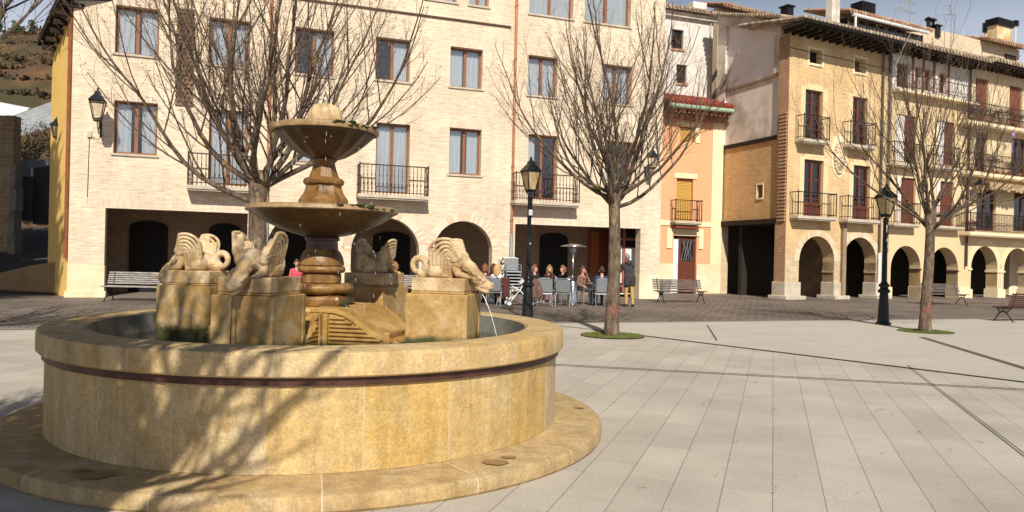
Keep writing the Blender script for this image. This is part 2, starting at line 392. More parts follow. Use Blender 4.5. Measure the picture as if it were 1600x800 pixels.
def cobbles():
    m, nt, bs = newmat('dark_sett_paving'); bs.inputs['Roughness'].default_value = .7; bs.inputs['Specular IOR Level'].default_value = .3
    tc = N(nt, 'ShaderNodeTexCoord'); mp = N(nt, 'ShaderNodeMapping'); mp.inputs['Rotation'].default_value = (0, 0, R(-20.4)); L(nt, tc.outputs['Object'], mp.inputs[0])
    br = N(nt, 'ShaderNodeTexBrick', offset=.5)
    for k, v_ in (('Scale', 1), ('Brick Width', .30), ('Row Height', .19), ('Mortar Size', .014), ('Mortar Smooth', .3), ('Bias', 0)): br.inputs[k].default_value = v_
    br.inputs['Color1'].default_value = (.095, .074, .060, 1); br.inputs['Color2'].default_value = (.155, .125, .105, 1); br.inputs['Mortar'].default_value = (.30, .26, .22, 1)
    vd = N(nt, 'ShaderNodeVectorMath', operation='ADD'); L(nt, mp.outputs[0], vd.inputs[0])
    nz = N(nt, 'ShaderNodeTexNoise', i_Scale=1.4, i_Detail=3); L(nt, mp.outputs[0], nz.inputs['Vector'])
    vs_ = N(nt, 'ShaderNodeVectorMath', operation='SCALE'); vs_.inputs['Scale'].default_value = .12; L(nt, nz.outputs[1], vs_.inputs[0]); L(nt, vs_.outputs[0], vd.inputs[1])
    L(nt, vd.outputs[0], br.inputs['Vector'])
    v = tc.outputs['Object']
    col = mixc(nt, 1., br.outputs[0], ramp(nt, noise_(nt, v, .35, 5, .7), [(.3, .62), (.7, 1.35)]), 'MULTIPLY')
    col = mixc(nt, 1., col, ramp(nt, noise_(nt, v, 9, 4, .7), [(.3, .7), (.72, 1.35)]), 'MULTIPLY')
    L(nt, col, bs.inputs['Base Color']); bump(nt, bs, math_(nt, 'ADD', math_(nt, 'MULTIPLY', br.outputs[1], -1.), noise_(nt, v, 14, 3)), .9, .02); return m
PA = Plane(-13.7, 23.7, 69.6)                     # plane of the big cream brick building
EA = Plane(0, 17.95, 69.3)                        # edge between slabs and setts
def sheet(name, pts, z, mat, label=None):
    m = MB(); m.add([(x, y, z) for x, y in pts], [tuple(range(len(pts)))]); o = m.build(name, mat); o['kind'] = 'structure'
    xs = [p[0] for p in pts]; ys = [p[1] for p in pts]; big = max(max(xs)-min(xs), max(ys)-min(ys))
    if big > 9:
        st_ = max(8.0, big/24); bm = bmesh.new(); bm.from_mesh(o.data)
        for ax, (lo, hi) in enumerate(((min(xs), max(xs)), (min(ys), max(ys)))):
            k = math.ceil(lo/st_)*st_+.37
            while k < hi:
                no = (1, 0, 0) if ax == 0 else (0, 1, 0); bmesh.ops.bisect_plane(bm, geom=bm.verts[:]+bm.edges[:]+bm.faces[:], plane_co=(k, k, 0), plane_no=no); k += st_
        bmesh.ops.triangulate(bm, faces=bm.faces[:]); bm.to_mesh(o.data); bm.free()
    if label: o['label'] = label
    return o
M['paving'] = tile_paving(); M['sector'] = sector_paving(); M['setts'] = cobbles()
sheet('ground', [(-400, -400), (400, -400), (400, 400), (-400, 400)], -.15, nmat('bare_ground', (.20, .16, .11), (.15, .12, .08), .5, .95))
e0, e1 = EA.W(-60, 0), EA.W(60, 0); f0, f1 = EA.W(-60, 40), EA.W(60, 40)
sheet('plaza_paving', [(-56, -30), (56, -30), (e1.x, e1.y), (e0.x, e0.y)], 0, M['paving'], 'pale grey slab paving with thin dark joints')
sheet('sett_road', [(e0.x, e0.y), (e1.x, e1.y), (f1.x, f1.y), (f0.x, f0.y)], 0, M['setts'], 'dark stone setts with light joints')
q = [G(955, 519), G(1600, 598)]; dd = (q[1]-q[0]).normalized()
pA = q[0]-dd*1.6; pB = q[1]+dd*6
ex = EA.W(26, -.02); es = EA.W(.9, -.02)
sheet('paving_band', [(pA.x, pA.y), (pB.x, pB.y), (26, 8), (ex.x, ex.y), (es.x, es.y)], .012, M['sector'], 'smoother pale paving beyond the dark joint')
mk = plain('dark_joint', (.055, .048, .042), .8); mkb = plain('brown_steel_strip', (.13, .085, .07), .6)
def strip(name, a, b, w_, z, mat, label):
    d = (b-a).normalized(); n = Vector((-d.y, d.x, 0))*w_/2
    return sheet(name, [((a-n).x, (a-n).y), ((b-n).x, (b-n).y), ((b+n).x, (b+n).y), ((a+n).x, (a+n).y)], z, mat, label)
strip('paving_joint', G(930, 516), pB, .035, .018, mk, 'thin dark joint line across the paving')
dr0, dr1 = G(885, 572), G(1600, 610); d_ = (dr1-dr0).normalized()
strip('drain_channel', dr0-d_*.35, dr1+d_*5, .05, .018, mk, 'narrow slot drain in the pale paving')
gm = MB(); n_ = Vector((-d_.y, d_.x, 0))
for i in range(150):
    c = dr0-d_*.3+d_*(i*.075); gm.add([c-n_*.02-d_*.014+Vector((0,0,.022)), c-n_*.02+d_*.014+Vector((0,0,.022)), c+n_*.02+d_*.014+Vector((0,0,.022)), c+n_*.02-d_*.014+Vector((0,0,.022))], [(0, 1, 2, 3)])
o = gm.build('drain_grating', M['pipe']); o['kind'] = 'structure'
strip('paving_joint', G(1418, 572), G(1640, 742), .014, .018, mk, 'heavier joint running toward the camera')
strip('paving_joint', G(1105, 509), G(1120, 533), .03, .018, mk, 'short dark joint near the setts')
strip('paving_strip', G(1440, 528), G(1700, 607), .14, .018, mkb, 'brown steel strip in the paving by the tree')
strip('paving_edge', EA.W(-40, .03), EA.W(40, .03), .10, .018, nmat('edge_stone', (.40, .36, .31), (.3, .27, .23), 4), 'stone edging between slabs and setts')
# litter: small twigs and dry leaves on the paving
rng = random.Random(5)
lm = MB()
for (px, py) in [(1098,632),(1210,640),(1378,640),(1370,642),(1436,675),(1377,709),(1242,743),(1212,762),(1208,770),(1586,654),(1393,647),(1100,560),(1010,683),(1004,762),(1040,592),(1180,598),(1300,575),(1484,702),(1150,690),(1530,690),(960,628),(1500,640),(1340,770),(1120,742)]:
    p = G(px, py, .02); a = rng.uniform(0, 3.1); l = rng.uniform(.01, .035); d2 = Vector((math.cos(a), math.sin(a), 0))
    lm.tube([p-d2*l, p+d2*l*.2+Vector((0, 0, .004)), p+d2*l], [.002, .003, .001], 4)
tag(lm.build('litter', M['dry_leaf']), 'tiny dry twigs and leaf bits scattered on the pale paving', 'litter', kind='stuff')

# ================================================================== FAR SURROUNDINGS: hill, street, sheds
def hill():
    m = MB(); nx, ny = 60, 40
    from mathutils import noise as nz
    for j in range(ny+1):
        for i in range(nx+1):
            x = -110+i*(110/nx); y = 43+j*(110/ny)
            t = j/ny; side = min(1, max(0, (-8-x)/22))
            z = (1-math.exp(-t*4.2))*31*(.35+.65*side)
            z += 2.0*nz.noise(Vector((x*.08, y*.08, 0)))*min(1, t*4)+.7*nz.noise(Vector((x*.4, y*.4, 3)))*min(1, t*6)
            m.v.append((x, y, z-.2))
    for j in range(ny):
        for i in range(nx): m.f.append((j*(nx+1)+i, j*(nx+1)+i+1, (j+1)*(nx+1)+i+1, (j+1)*(nx+1)+i)); m.m.append(0)
    o = m.build('hill', nmat('dry_hillside', (.17, .09, .042), (.085, .05, .028), .5, .95, 0, 1, 3, c3=(.06, .052, .024), s3=.22, bd=.3), None, True)
    o['kind'] = 'structure'; o['label'] = 'dry brown hillside behind the side street'; return o
hl = hill()
sc_ = random.Random(9); sm = MB()
def hz(x, y):
    i = (x+110)/(110/60); j = (y-43)/(110/40); me = hl.data; ii, jj = int(i), int(j)
    if 0 <= ii < 60 and 0 <= jj < 40: return me.vertices[jj*61+ii].co.z
    return 0
for k in range(20000):
    y = 45+75*sc_.random()**1.3; x = y*sc_.uniform(-.86, -.50)
    if sc_.random() < .25: continue
    z = hz(x, y); h = sc_.uniform(.2, .75)
    for q_ in range(5):
        a = sc_.uniform(0, 6.28); d2 = Vector((math.cos(a)*h*.5, math.sin(a)*h*.5, h*sc_.uniform(.4, 1))); b = Vector((x, y, z-.05)); s2 = Vector((-d2.y, d2.x, 0)).normalized()*.09
        sm.add([b-s2, b+s2, b+d2+s2*.8, b+d2-s2*.8], [(0, 1, 2, 3)])
tag(sm.build('scrub', nmat('dry_scrub', (.10, .062, .032), (.035, .033, .015), .4, .95, 0, 0), None, fix=False), 'dry brown scrub covering the hillside', 'scrub', kind='stuff')
# ridge pines
def leafball(m, c, r, n, rr, size, flat=1):
    for _ in range(n):
        v = Vector((rr.gauss(0, 1), rr.gauss(0, 1), rr.gauss(0, 1))).normalized()*r*rr.uniform(.35, 1); v.z *= flat
        p = Vector(c)+v; a = Vector((rr.uniform(-1, 1), rr.uniform(-1, 1), rr.uniform(-1, 1))).normalized()*size*rr.uniform(.6, 1.3); b = a.cross(Vector((rr.uniform(-1, 1), rr.uniform(-1, 1), rr.uniform(-1, 1)))).normalized()*size*.6
        m.add([p-a, p+b, p+a, p-b], [(0, 1, 2, 3)])
rr = random.Random(3)
for k in range(16):
    px = -40+k*10+rr.uniform(-4, 4); Y = rr.uniform(88, 112)
    x = (px-800)/F*Y; z = hz(x, Y); h = rr.uniform(2.5, 4.5)
    t = thing('pine_tree', 'small dark pine tree on the skyline of the brown hill', 'tree', (x, Y, z), 0, 'pines on the hill ridge')
    b = MB(); b.tube([(0, 0, -.3), (.1, 0, h*.9)], [.12, .04], 5); b.build('trunk', M['eave_wood'], t)
    c = MB()
    for q_ in range(5): leafball(c, (rr.uniform(-.5, .5), rr.uniform(-.5, .5), h*(.35+.14*q_)), .9-.1*q_, 60, rr, .2)
    c.build('crown', M['evergreen'], t, fix=False)
# ramp of side street
PS = 1.25
sw = nmat('street_wall_render', (.34, .22, .11), (.27, .17, .08), 1.5, .9, 0, .4, 10)
m = MB()
a, b = Vector((-30, 27.9, 0)), Vector((-14.05, 25.3, 0))
st = MB(); st.add([(-32, 27.3, .02), (-14.3, 24.7, .02), (-15.5, 42, 2.6), (-33, 42, 2.6)], [(0, 1, 2, 3)])
o = st.build('side_street', nmat('dark_asphalt', (.075, .062, .05), (.05, .042, .035), 1.5, .9, 0, .4, 40)); o['kind'] = 'structure'; o['label'] = 'asphalt side street climbing behind the corner building'
# low wall beside ramp
lw = MB(); pw = atY(14, 442, 26.0)
lw.prism([(-3.9, 0), (0, 0), (0, 1.15), (-1.6, .9), (-3.9, .35)], 0, .2)
o = lw.build('low_wall', sw); o.location = (-14.35, 24.95, 0); o.rotation_euler = (0, 0, R(-12)); tag(o, 'low brown sloping wall beside the side street at the building corner', 'wall')
def corrugated(name, label, pts, mat, amp=.03, n=40):
    """pts: 4 world corners a,b (bottom), c,d (top, above b,a)"""
    a, b, c, d = [Vector(p) for p in pts]; nn = (b-a).cross(d-a).normalized(); m = MB()
    for i in range(n+1):
        t = i/n
        for s_ in (0, 1):
            p = (a.lerp(d, t)).lerp(b.lerp(c, t), s_)+nn*(amp if i % 2 else -amp); m.v.append(tuple(p))
    for i in range(n): m.f.append((2*i, 2*i+1, 2*i+3, 2*i+2)); m.m.append(0)
    o = m.build(name, mat, None, fix=False); md = o.modifiers.new('s', 'SOLIDIFY'); md.thickness = .012
    return tag(o, label, 'metal sheet')
cm = nmat('corrugated_white_metal', (.50, .53, .55), (.38, .40, .42), 2, .5, .2, .1, 30)
cm2 = nmat('corrugated_grey_metal', (.30, .32, .34), (.2, .21, .22), 2, .5, .2, .1, 30)
corrugated('corrugated_sheet', 'white corrugated metal sheeting high on the hillside, slanting', [atY(22, 212, 46), atY(82, 196, 46), atY(82, 158, 47), atY(16, 182, 47)], cm, .12, 12)
corrugated('corrugated_sheet', 'pale green and white flat metal roof at left edge on the hillside', [atY(-4, 178, 47), atY(20, 186, 47), atY(48, 168, 49), atY(-4, 158, 49)], nmat('pale_green_metal', (.45, .62, .55), (.65, .68, .68), 1.0, .5), .03, 8)
corrugated('corrugated_sheet', 'white ribbed metal cladding above the dark street gate', [atY(20, 275, 36), atY(84, 275, 36), atY(84, 249, 36.6), atY(22, 249, 36.6)], cm, .09, 12)
g = thing('metal_gate', 'dark grey metal gate panels at the end of the side street', 'gate', (0, 0, 0))
for i, (x0, x1, yt, yb) in enumerate(((22, 50, 276, 345), (51.5, 83, 262, 350))):
    b_ = MB(); p = atY(x0, yb, 35.5); q_ = atY(x1, yb, 35.2); h = atY(x0, yt, 35.5).z
    b_.add([p, q_, (q_.x, q_.y, h+.1*i), (p.x, p.y, h), p+Vector((0, .06, 0)), q_+Vector((0, .06, 0)), (q_.x, q_.y+.06, h+.1*i), (p.x, p.y+.06, h)], [(0, 1, 2, 3), (4, 5, 6, 7), (0, 1, 5, 4), (3, 2, 6, 7), (0, 3, 7, 4), (1, 2, 6, 5)])
    b_.build('gate_panel', nmat('dark_gate_metal', (.06, .065, .07), (.045, .05, .055), 2, .6), g)
b_ = MB(); b_.tube([atY(50.5, 350, 35.3), atY(50.5, 262, 35.3)], .05, 6); b_.build('post', M['grey_metal'], g)
# stone stub wall at far left
o = MB(); 
Pw = Plane(atY(-6, 330, 34).x, 34, 100)
wl = MB(); wl.box(-6, .30, 0, .5, 0, 7.3); o = wl.build('stone_wall', brickmat('rough_stone_wall', (.40, .26, .14), (.30, .18, .10), (.42, .33, .22), .5, .2, .03, (.3, .7), (.5, .4, .26), .8, 1)); o.location = (atY(8, 330, 34).x, 34, 0); tag(o, 'rough old stone wall at the far left edge above the street', 'wall')
wl = MB(); 
for i in range(5): wl.box(i*.02, .30+.05*(i % 2), -.1, .4, i*1.02, i*1.02+1.0)
o = wl.build('stone_pillar', nmat('grey_old_stone', (.26, .22, .17), (.16, .13, .10), 3, .9, 0, .6, 12)); o.location = (atY(14, 330, 33.5).x, 33.5, 0); tag(o, 'worn grey stone pillar beside the street gate', 'pillar')
rr = random.Random(12)
t = thing('ivy_shrub', 'dark tangled bush above the street gate', 'shrub', tuple(atY(52, 246, 40)))
b_ = MB(); b_.tube([(0, 0, -3), (0, 0, .5)], .08, 5); b_.build('trunk', M['eave_wood'], t)
c = MB()
for q_ in range(12): leafball(c, (rr.uniform(-1.2, 1.2), rr.uniform(-.5, .5), rr.uniform(.0, 1.5)), .7, 120, rr, .07)
c.build('crown', nmat('dark_bush_leaf', (.06, .05, .025), (.1, .07, .04), 3, .9, 0, 0), t, fix=False)

# ================================================================== WINDOW / BALCONY builders (local facade coords)
def window(parent, x0, x1, z0, z1, y=.22, kind='curtain', frame=None, mull=True, sill=True, fw=.07, cur=(.0, 1.0), name='window', half=False, bars=0, silly=-.05, gap=.05):
    frame = frame or M['wood']; m = MB(); d = .06
    m.box(x0, x0+fw, y, y+d, z0, z1); m.box(x1-fw, x1, y, y+d, z0, z1); m.box(x0+fw, x1-fw, y, y+d, z1-fw, z1); m.box(x0+fw, x1-fw, y, y+d, z0, z0+fw)
    c = (x0+x1)/2
    if mull: m.box(c-fw*.75, c+fw*.75, y-.012, y+d-.012, z0+fw, z1-fw)
    for i in range(bars):
        zz = z0+(z1-z0)*(i+1)/(bars+1); m.box(x0+fw, x1-fw, y+.008, y+d-.02, zz-.02, zz+.02)
    if half:   # solid lower door panel
        m.box(x0+fw, x1-fw, y+.012, y+d-.014, z0+fw, z0+(z1-z0)*.27)
    o = m.build(name, frame, parent)
    g = MB(); g.box(x0+fw*.5, x1-fw*.5, y+.03, y+.036, z0+fw*.5, z1-fw*.5); g.build('pane', M['glass'], o)
    if kind == 'curtain':
        k = MB(); ns = 40; xs0 = x0+(x1-x0)*cur[0]; xs1 = x0+(x1-x0)*cur[1]
        for i in range(ns+1):
            xx = xs0+(xs1-xs0)*i/ns; yy = y+.075+.018*math.sin(i*1.3+x0*7)+.008*math.sin(i*3.1)
            k.v += [(xx, yy, z0+.03), (xx, yy, z1-.03)]
        for i in range(ns):
            if abs(i+.5-ns/2) < gap*ns/2 and cur == (0., 1.): continue
            k.f.append((2*i, 2*i+2, 2*i+3, 2*i+1)); k.m.append(0)
        k.build('curtain', M['curtain'], o, smooth=True, fix=False)
    if sill:
        s = MB(); s.box(x0-.06, x1+.06, silly, y, z0-.07, z0-.005); s.build('sill', M['sill_stone'], o)
    return o
def balcony(parent, x0, x1, z, proj=.5, h=1.0, slab=.14, mat=None, rail=None, step=.11, name='balcony', ornate=False, corbel=True, y0=0., slabz=None):
    mat = mat or M['sill_stone']; rail = rail or M['iron']
    m = MB(); m.box(x0, x1, y0-proj, y0-.003, z-slab, z); m.box(x0+.04, x1-.04, y0-proj+.04, y0-.003, z-slab-.05, z-slab-.003)
    o = m.build(name, mat, parent, bevel=.01)
    r = MB(); y = y0-proj+.04
    for (a, b) in (((x0+.04, y), (x1-.04, y)), ((x0+.04, y), (x0+.04, y0)), ((x1-.04, y), (x1-.04, y0))):
        r.tube([(a[0], a[1], z+h), (b[0], b[1], z+h)], .022, 5); r.tube([(a[0], a[1], z+.09), (b[0], b[1], z+.09)], .014, 4)
        ln = math.hypot(b[0]-a[0], b[1]-a[1]); n = max(2, int(ln/step))
        for i in range(n+1):
            xx = a[0]+(b[0]-a[0])*i/n; yy = a[1]+(b[1]-a[1])*i/n
            r.tube([(xx, yy, z), (xx, yy, z+h)], .011, 4, False)
            if ornate:
                r.lathe([(.0, 0), (.026, .03), (.026, .09), (.0, .12)], 5, xx, yy, z+.3, False)
                r.lathe([(.0, 0), (.022, .025), (.022, .06), (.0, .09)], 5, xx, yy, z+.62, False)
    for (xx, yy) in ((x0+.04, y), (x1-.04, y)): r.tube([(xx, yy, z), (xx, yy, z+h+.06)], .025, 5)
    r.build('railing', rail, o)
    return o

# ================================================================== BUILDING A : long cream brick block with arcade
A = thing('apartment_building', 'long cream brick building with brown windows above a dark ground-floor arcade', 'building', (PA.o.x, PA.o.y, 0), PA.rot)
U = PA.uv
def box_px(P, xl, xr, yt, yb):   # rectangle from a photo measurement at its left/right/top/bottom, taken at centre
    x0 = P.u(xl, (yt+yb)/2); x1 = P.u(xr, (yt+yb)/2); xc = (xl+xr)/2
    return x0, x1, P.v(xc, yb), P.v(xc, yt)
LA = PA.u(1031, 400)
Ht = 14.2; TH = .38
wins = []
rwn = random.Random(17)
def add(kind, xl, xr, yt, yb, **k):
    if 'cur' not in k and 'gap' not in k: k['gap'] = rwn.choice([.03, .06, .1, .16])
    wins.append((kind, box_px(PA, xl, xr, yt, yb), k))
add('w', 180, 249, 11, 85.5); add('w', 326, 391, 30, 103); add('w', 461, 522, 45, 117, cur=(.5, 1.0)); add('w', 587, 641, 60, 126, cur=(.5, 1.0)); add('w', 703.5, 754, 75, 137); add('w', 825, 871, 88, 150); add('w', 941, 987, 102, 162)
add('w', 177.5, 246, 159, 241, gap=.26); add('d', 326, 387, 172, 290); add('w', 461, 520, 190, 255); add('d', 587, 640, 193, 302); add('w', 702, 752, 201, 273, gap=.2); add('d', 825, 871, 211, 312, cur=(.0, .3)); add('w', 946, 988, 221, 284, cur=(0, .2))
r3 = U(840, 22)[1]
for (xl, xr) in ((195, 258), (336, 395), (466, 522), (664, 714), (733, 764), (827, 896), (914, 986)):
    x0 = PA.u(xl, 10); x1 = PA.u(xr, 10); wins.append(('w', (x0, x1, r3, r3+1.5), {}))
LIN1 = U(270, 329)[1]; LIN2 = U(900, 353.5)[1]
o1 = (PA.u(163, 400), PA.u(386, 400)); o2 = (PA.u(804, 400), PA.u(1000, 400))
op = [rect(o1[0], o1[1], -.2, LIN1), rect(o2[0], o2[1], -.2, LIN2)]
ar = []
for (xl, xr, yt) in ((417, 524, 335), (548, 655, 340), (678, 769, 345.5)):
    x0, x1 = PA.u(xl, 400), PA.u(xr, 400); zt = PA.v((xl+xr)/2, yt); ar.append((x0, x1, zt)); op.append(arch(x0, x1, -.2, zt))
# merge bottom: openings run to the ground, so outline bottom is just below the floor
outl = [(0, -.25)]+[(LA, -.25), (LA, Ht), (0, Ht)]
holes = op+[rect(*w_[1]) for w_ in wins]
wall_obj('front_wall', outl, holes, 0, TH, M['cream_brick'], A)
m = MB(); m.box(o2[1]+.003, LA-.01, .02, TH+.4, 0, 3.0); 
m = MB(); rx = random.Random(1)
m.box(-.01, o1[0]+.02, -.03, TH, 0, 1.0); m.box(-.07, o1[0]+.07, -.09, TH+.04, 0, .2)
for (xa, xb) in ((o1[1], ar[0][0]), (ar[0][1], ar[1][0]), (ar[1][1], ar[2][0]), (ar[2][1], o2[0]), (o2[1], LA)):
    m.box(xa-.02, xb+.02, -.03, TH+.02, 0, .95)
m.build_each('stone_base', M['pale_stone'], A, bevel=.01)
# soldier course lintels and arch rings (proud 3 mm of the wall)
m = MB(); m.box(o1[0]-.55, o1[1]+.35, -.004, .02, LIN1+.003, LIN1+.42); m.box(o2[0]-.0, o2[1]+.35, -.004, .02, LIN2+.003, LIN2+.42)
for w_ in wins:
    x0, x1, z0, z1 = w_[1]; m.box(x0-.15, x1+.15, -.004, .02, z1+.003, z1+.28)
m.build_each('brick_lintel', M['rowlock'], A)
VO = [nmat('voussoir_pale', (.74, .61, .48), (.68, .55, .42), 5), nmat('voussoir_tan', (.62, .47, .34), (.56, .42, .3), 5)]
for (x0, x1, zt) in ar:
    m = MB(); r = (x1-x0)/2; c = (x0+x1)/2; zs = zt-r; n = 46; rs = random.Random(int(x0*10))
    for i in range(n):
        a0 = math.pi*(i+.06)/n; a1 = math.pi*(i+.94)/n; q1 = r+.003; q2 = r+.30+rs.uniform(-.03, .03)
        P4 = [(c+q1*math.cos(a0), zs+q1*math.sin(a0)), (c+q2*math.cos(a0), zs+q2*math.sin(a0)), (c+q2*math.cos(a1), zs+q2*math.sin(a1)), (c+q1*math.cos(a1), zs+q1*math.sin(a1))]
        m.mi = rs.choice([0, 0, 1]); m.prism(P4, -.006, .02)
    m.build('arch_ring', VO, A)
for kind, (x0, x1, z0, z1), k in wins:
    window(A, x0, x1, z0, z1, name='window' if kind == 'w' else 'balcony_door', sill=(kind == 'w'), **k)
for (xl, xr, yt, yb) in ((291, 398, 292, 297), (560, 671, 305.5, 311), (805, 907, 316, 322)):
    P_ = -.55; x0 = PA.u(xl, yt, P_); x1 = PA.u(xr, yt, P_); z = PA.v((xl+xr)/2, yt-1, P_)
    balcony(A, x0, x1, z, .55, 1.02, .12, rail=M['rust_iron'], ornate=True, step=.13)
# brown string course, left section only
zsn = U(700, 29.5)[1]; m = MB(); m.box(.0, PA.u(798, 43), -.05, -.003, zsn-.03, zsn+.03); m.build('string_course', M['rust_iron'], A)
# the tall brick lattice strip of the stair
x0, x1 = PA.u(275, 90), PA.u(303, 90); z0, z1 = PA.v(289, 165), PA.v(289, 14); m = MB()
dk = nmat('lattice_brick', (.22, .14, .085), (.15, .10, .06), 6, .9, 0, .6, 20)
nz_ = int((z1-z0)/.14)
for i in range(nz_):
    z = z0+i*(z1-z0)/nz_
    m.box(x0, x1, -.06, -.004, z, z+.05)
    for j in range(4):
        xx = x0+(x1-x0)*(j+.5*(i % 2)+.1)/4.3; m.box(xx, xx+.07, -.05, -.006, z+.05, z+(z1-z0)/nz_)
m.build('brick_lattice', dk, A)
m = MB(); m.box(x0+.02, x1-.02, -.02, -.003, z0, z1); m.build('lattice_backing', plain('lattice_shade', (.05, .035, .025), .9), A)  # flat plate, its dark colour stands for the shade of a recess
# arcade interior
D = 3.1
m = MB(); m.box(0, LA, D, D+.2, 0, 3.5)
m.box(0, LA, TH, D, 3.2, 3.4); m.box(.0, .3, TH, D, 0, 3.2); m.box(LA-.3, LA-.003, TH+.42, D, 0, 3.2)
m.build('arcade_wall', M['cream_brick_shaded'], A)
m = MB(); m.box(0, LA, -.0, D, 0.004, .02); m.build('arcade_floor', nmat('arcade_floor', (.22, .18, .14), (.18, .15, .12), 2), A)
for (xl, xr, yt, yb, mt) in ((202, 262, 345, 425, 'black'), (326, 375, 349, 425, 'black'), (843, 886, 364, 432, 'black'), (582, 640, 362, 430, 'black'), (438, 480, 360, 430, 'black')):
    x0 = PA.u(xl, 400, D); x1 = PA.u(xr, 400, D); zt = PA.v((xl+xr)/2, yt, D)
    d = MB(); d.prism(arch(x0, x1, 0.02, zt, 12, .25), D-.06, D-.003)
    for i in range(1, 6): xx = x0+(x1-x0)*i/6; d.box(xx-.012, xx+.012, D-.075, D-.062, .1, zt-.3)
    d.build('arcade_door', M['black'], A)
x0, x1 = PA.u(924, 400, D), PA.u(946, 400, D)
for (xl, xr, col) in ((923, 935, (.34, .10, .03)), (935.5, 962, (.20, .035, .02))):
    d = MB(); d.box(PA.u(xl, 400, D-.3), PA.u(xr, 400, D-.3), D-.34, D-.003, .95, 2.75); d.build('painted_panel', plain('panel_paint', col, .6), A)
d = MB(); xa, xb = PA.u(966, 400, 1.0), PA.u(1000, 400, 1.0); d.box(xa, xb, 1.0, 1.06, .1, 2.9); pn = d.build('shop_door', M['black'], A)
d = MB(); c = PA.u(976, 380, .9); d.box(c-.05, c+.05, .93, .99, .2, 2.9); d.box(xa, xb, .94, .985, 2.35, 2.45); d.build('door_frame', plain('red_frame', (.35, .10, .07), .5), pn)
d = MB(); d.box(xa+.05, c-.08, .95, .98, .6, 2.1); d.box(c+.08, xb-.25, .95, .98, .6, 2.05); d.build('paper_sheet', plain('white_paper', (.72, .76, .74), .7), pn)
# solid box painted near-black for the dark of rooms behind the upper windows
m = MB(); m.box(.02, LA-.02, 1.4, 9, 3.42, Ht-.1); m.build('shade_core', M['room_shade'], A)
m = MB(); m.box(.0, LA, TH+.003, 9, Ht, Ht+.2); m.box(LA-.38, LA-.003, TH+.003, 9, 3.4, Ht-.003); m.build('rear_structure', M['cream_brick'], A)
m = MB(); m.prism([(-.9, Ht-.15), (-.9, Ht+.02), (4.5, Ht+2.2), (9.9, Ht+.02), (9.9, Ht-.15)], 0, LA+.6, Matrix(((0, 1, 0, -.3), (1, 0, 0, 0), (0, 0, 1, .25), (0, 0, 0, 1))))
m.build('roof', M['tile'], A)
# downpipes
for (px, zb, mt, w_) in ((802, PA.v(802, 365), 'copper', .05), (420, 3.2, 'copper', .05)):
    x = PA.u(px, 200); m = MB(); m.tube([(x, -.08, zb), (x, -.08, Ht)], w_, 8)
    for i in range(6): m.lathe([(.07, 0), (.07, .04)], 8, x, -.08, zb+.5+i*2)
    m.build('downpipe', M[mt], A)
    m = MB(); m.tube([(x, -.08, .0), (x, -.08, zb-.01)], w_*1.35, 8); m.build('downpipe', M['grey_metal'], A)
# side wing: ochre wall running back to the left
SW = Plane(PA.o.x-.02, PA.o.y+.1, -43)
wg = Matrix.Identity(4)
m = MB(); e = 2.75
m.prism([(0, 0), (e, 0), (e, 8.25), (0, 9.15)], -.3, 0)
so_ = m.build('side_wall', M['ochre'], A); so_.matrix_parent_inverse = Matrix.Identity(4)
Ainv = (Matrix.Translation((PA.o.x, PA.o.y, 0)) @ Matrix.Rotation(PA.rot, 4, 'Z')).inverted()
loc = Ainv @ (Matrix.Translation((SW.o.x, SW.o.y, 0)) @ Matrix.Rotation(SW.rot, 4, 'Z'))
so_.matrix_local = loc
m = MB(); m.prism([(-.5, 9.3), (e+.15, 8.26), (e+.15, 8.5), (-.5, 9.6)], -1.2, .42)
for i in range(6): xx = -.2+i*.5; m.box(xx, xx+.12, -.25, .38, 9.05-(xx+.5)*.36, 9.2-(xx+.5)*.36)
ev = m.build('side_eave', M['eave_wood'], A); ev.matrix_local = loc
m = MB(); 
m.tube([(.30, .06, 1.2), (.30, .06, 8.9)], .035, 8); m.tube([(.12, .06, 1.2), (.12, .06, 9.0)], .035, 8); dp = m.build('downpipe', nmat('orange_pipe', (.26, .09, .04), (.18, .06, .03), 3), A); dp.matrix_local = loc
# cables and meter boxes on the wall
m = MB(); x, zt = U(140, 212); _, zb = U(138, 308); m.tube([(x, -.012, zt), (x-.02, -.012, zb)], .01, 4); m.tube([(x, -.02, zt), (x+.25, -.1, zt-.12), (x+.45, -.4, zt+.02)], .008, 4); m.build('cable', M['iron'], A)
m = MB(); m.box(x-.06, x+.06, -.06, -.003, zt-.05, zt+.14); m.build('junction_box', M['sill_stone'], A)

# ================================================================== BUILDING B : peach house with green gutter
PB = Plane(6.95, 36.3, 69.6)
B = thing('town_house', 'narrow peach plastered house with red front door, small balcony and green gutter', 'building', (PB.o.x, PB.o.y, 0), PB.rot)
LB = PB.u(1128, 300); zG = PB.v(1090, 178)
door = (PB.u(1052, 400), PB.u(1088, 400), 0.0, PB.v(1070, 369))
bd = (PB.u(1057, 300), PB.u(1083, 300), PB.v(1070, 346), PB.v(1070, 279)); b2 = (PB.u(1062, 220), PB.u(1086, 220), PB.v(1072, 222), PB.v(1072, 198))
wall_obj('front_wall', rect(0, LB, -.2, zG), [rect(*door), rect(*bd), rect(*b2)], 0, .35, M['peach'], B)
m = MB(); zb = PB.v(1090, 413)
for (a, b) in ((0, door[0]-.003), (door[1]+.003, LB)): m.box(a, b, -.05, -.003, 0, zb)
m.build_each('stone_base', M['pale_stone'], B, bevel=.01)
m = MB(); zk = PB.v(1090, 350); m.box(0, LB, -.04, -.003, zk-.12, zk+.12)
m.box(LB-.62, LB, -.045, -.003, zb+.003, zk-.123); m.box(LB-.62, LB, -.045, -.003, zk+.123, zG)
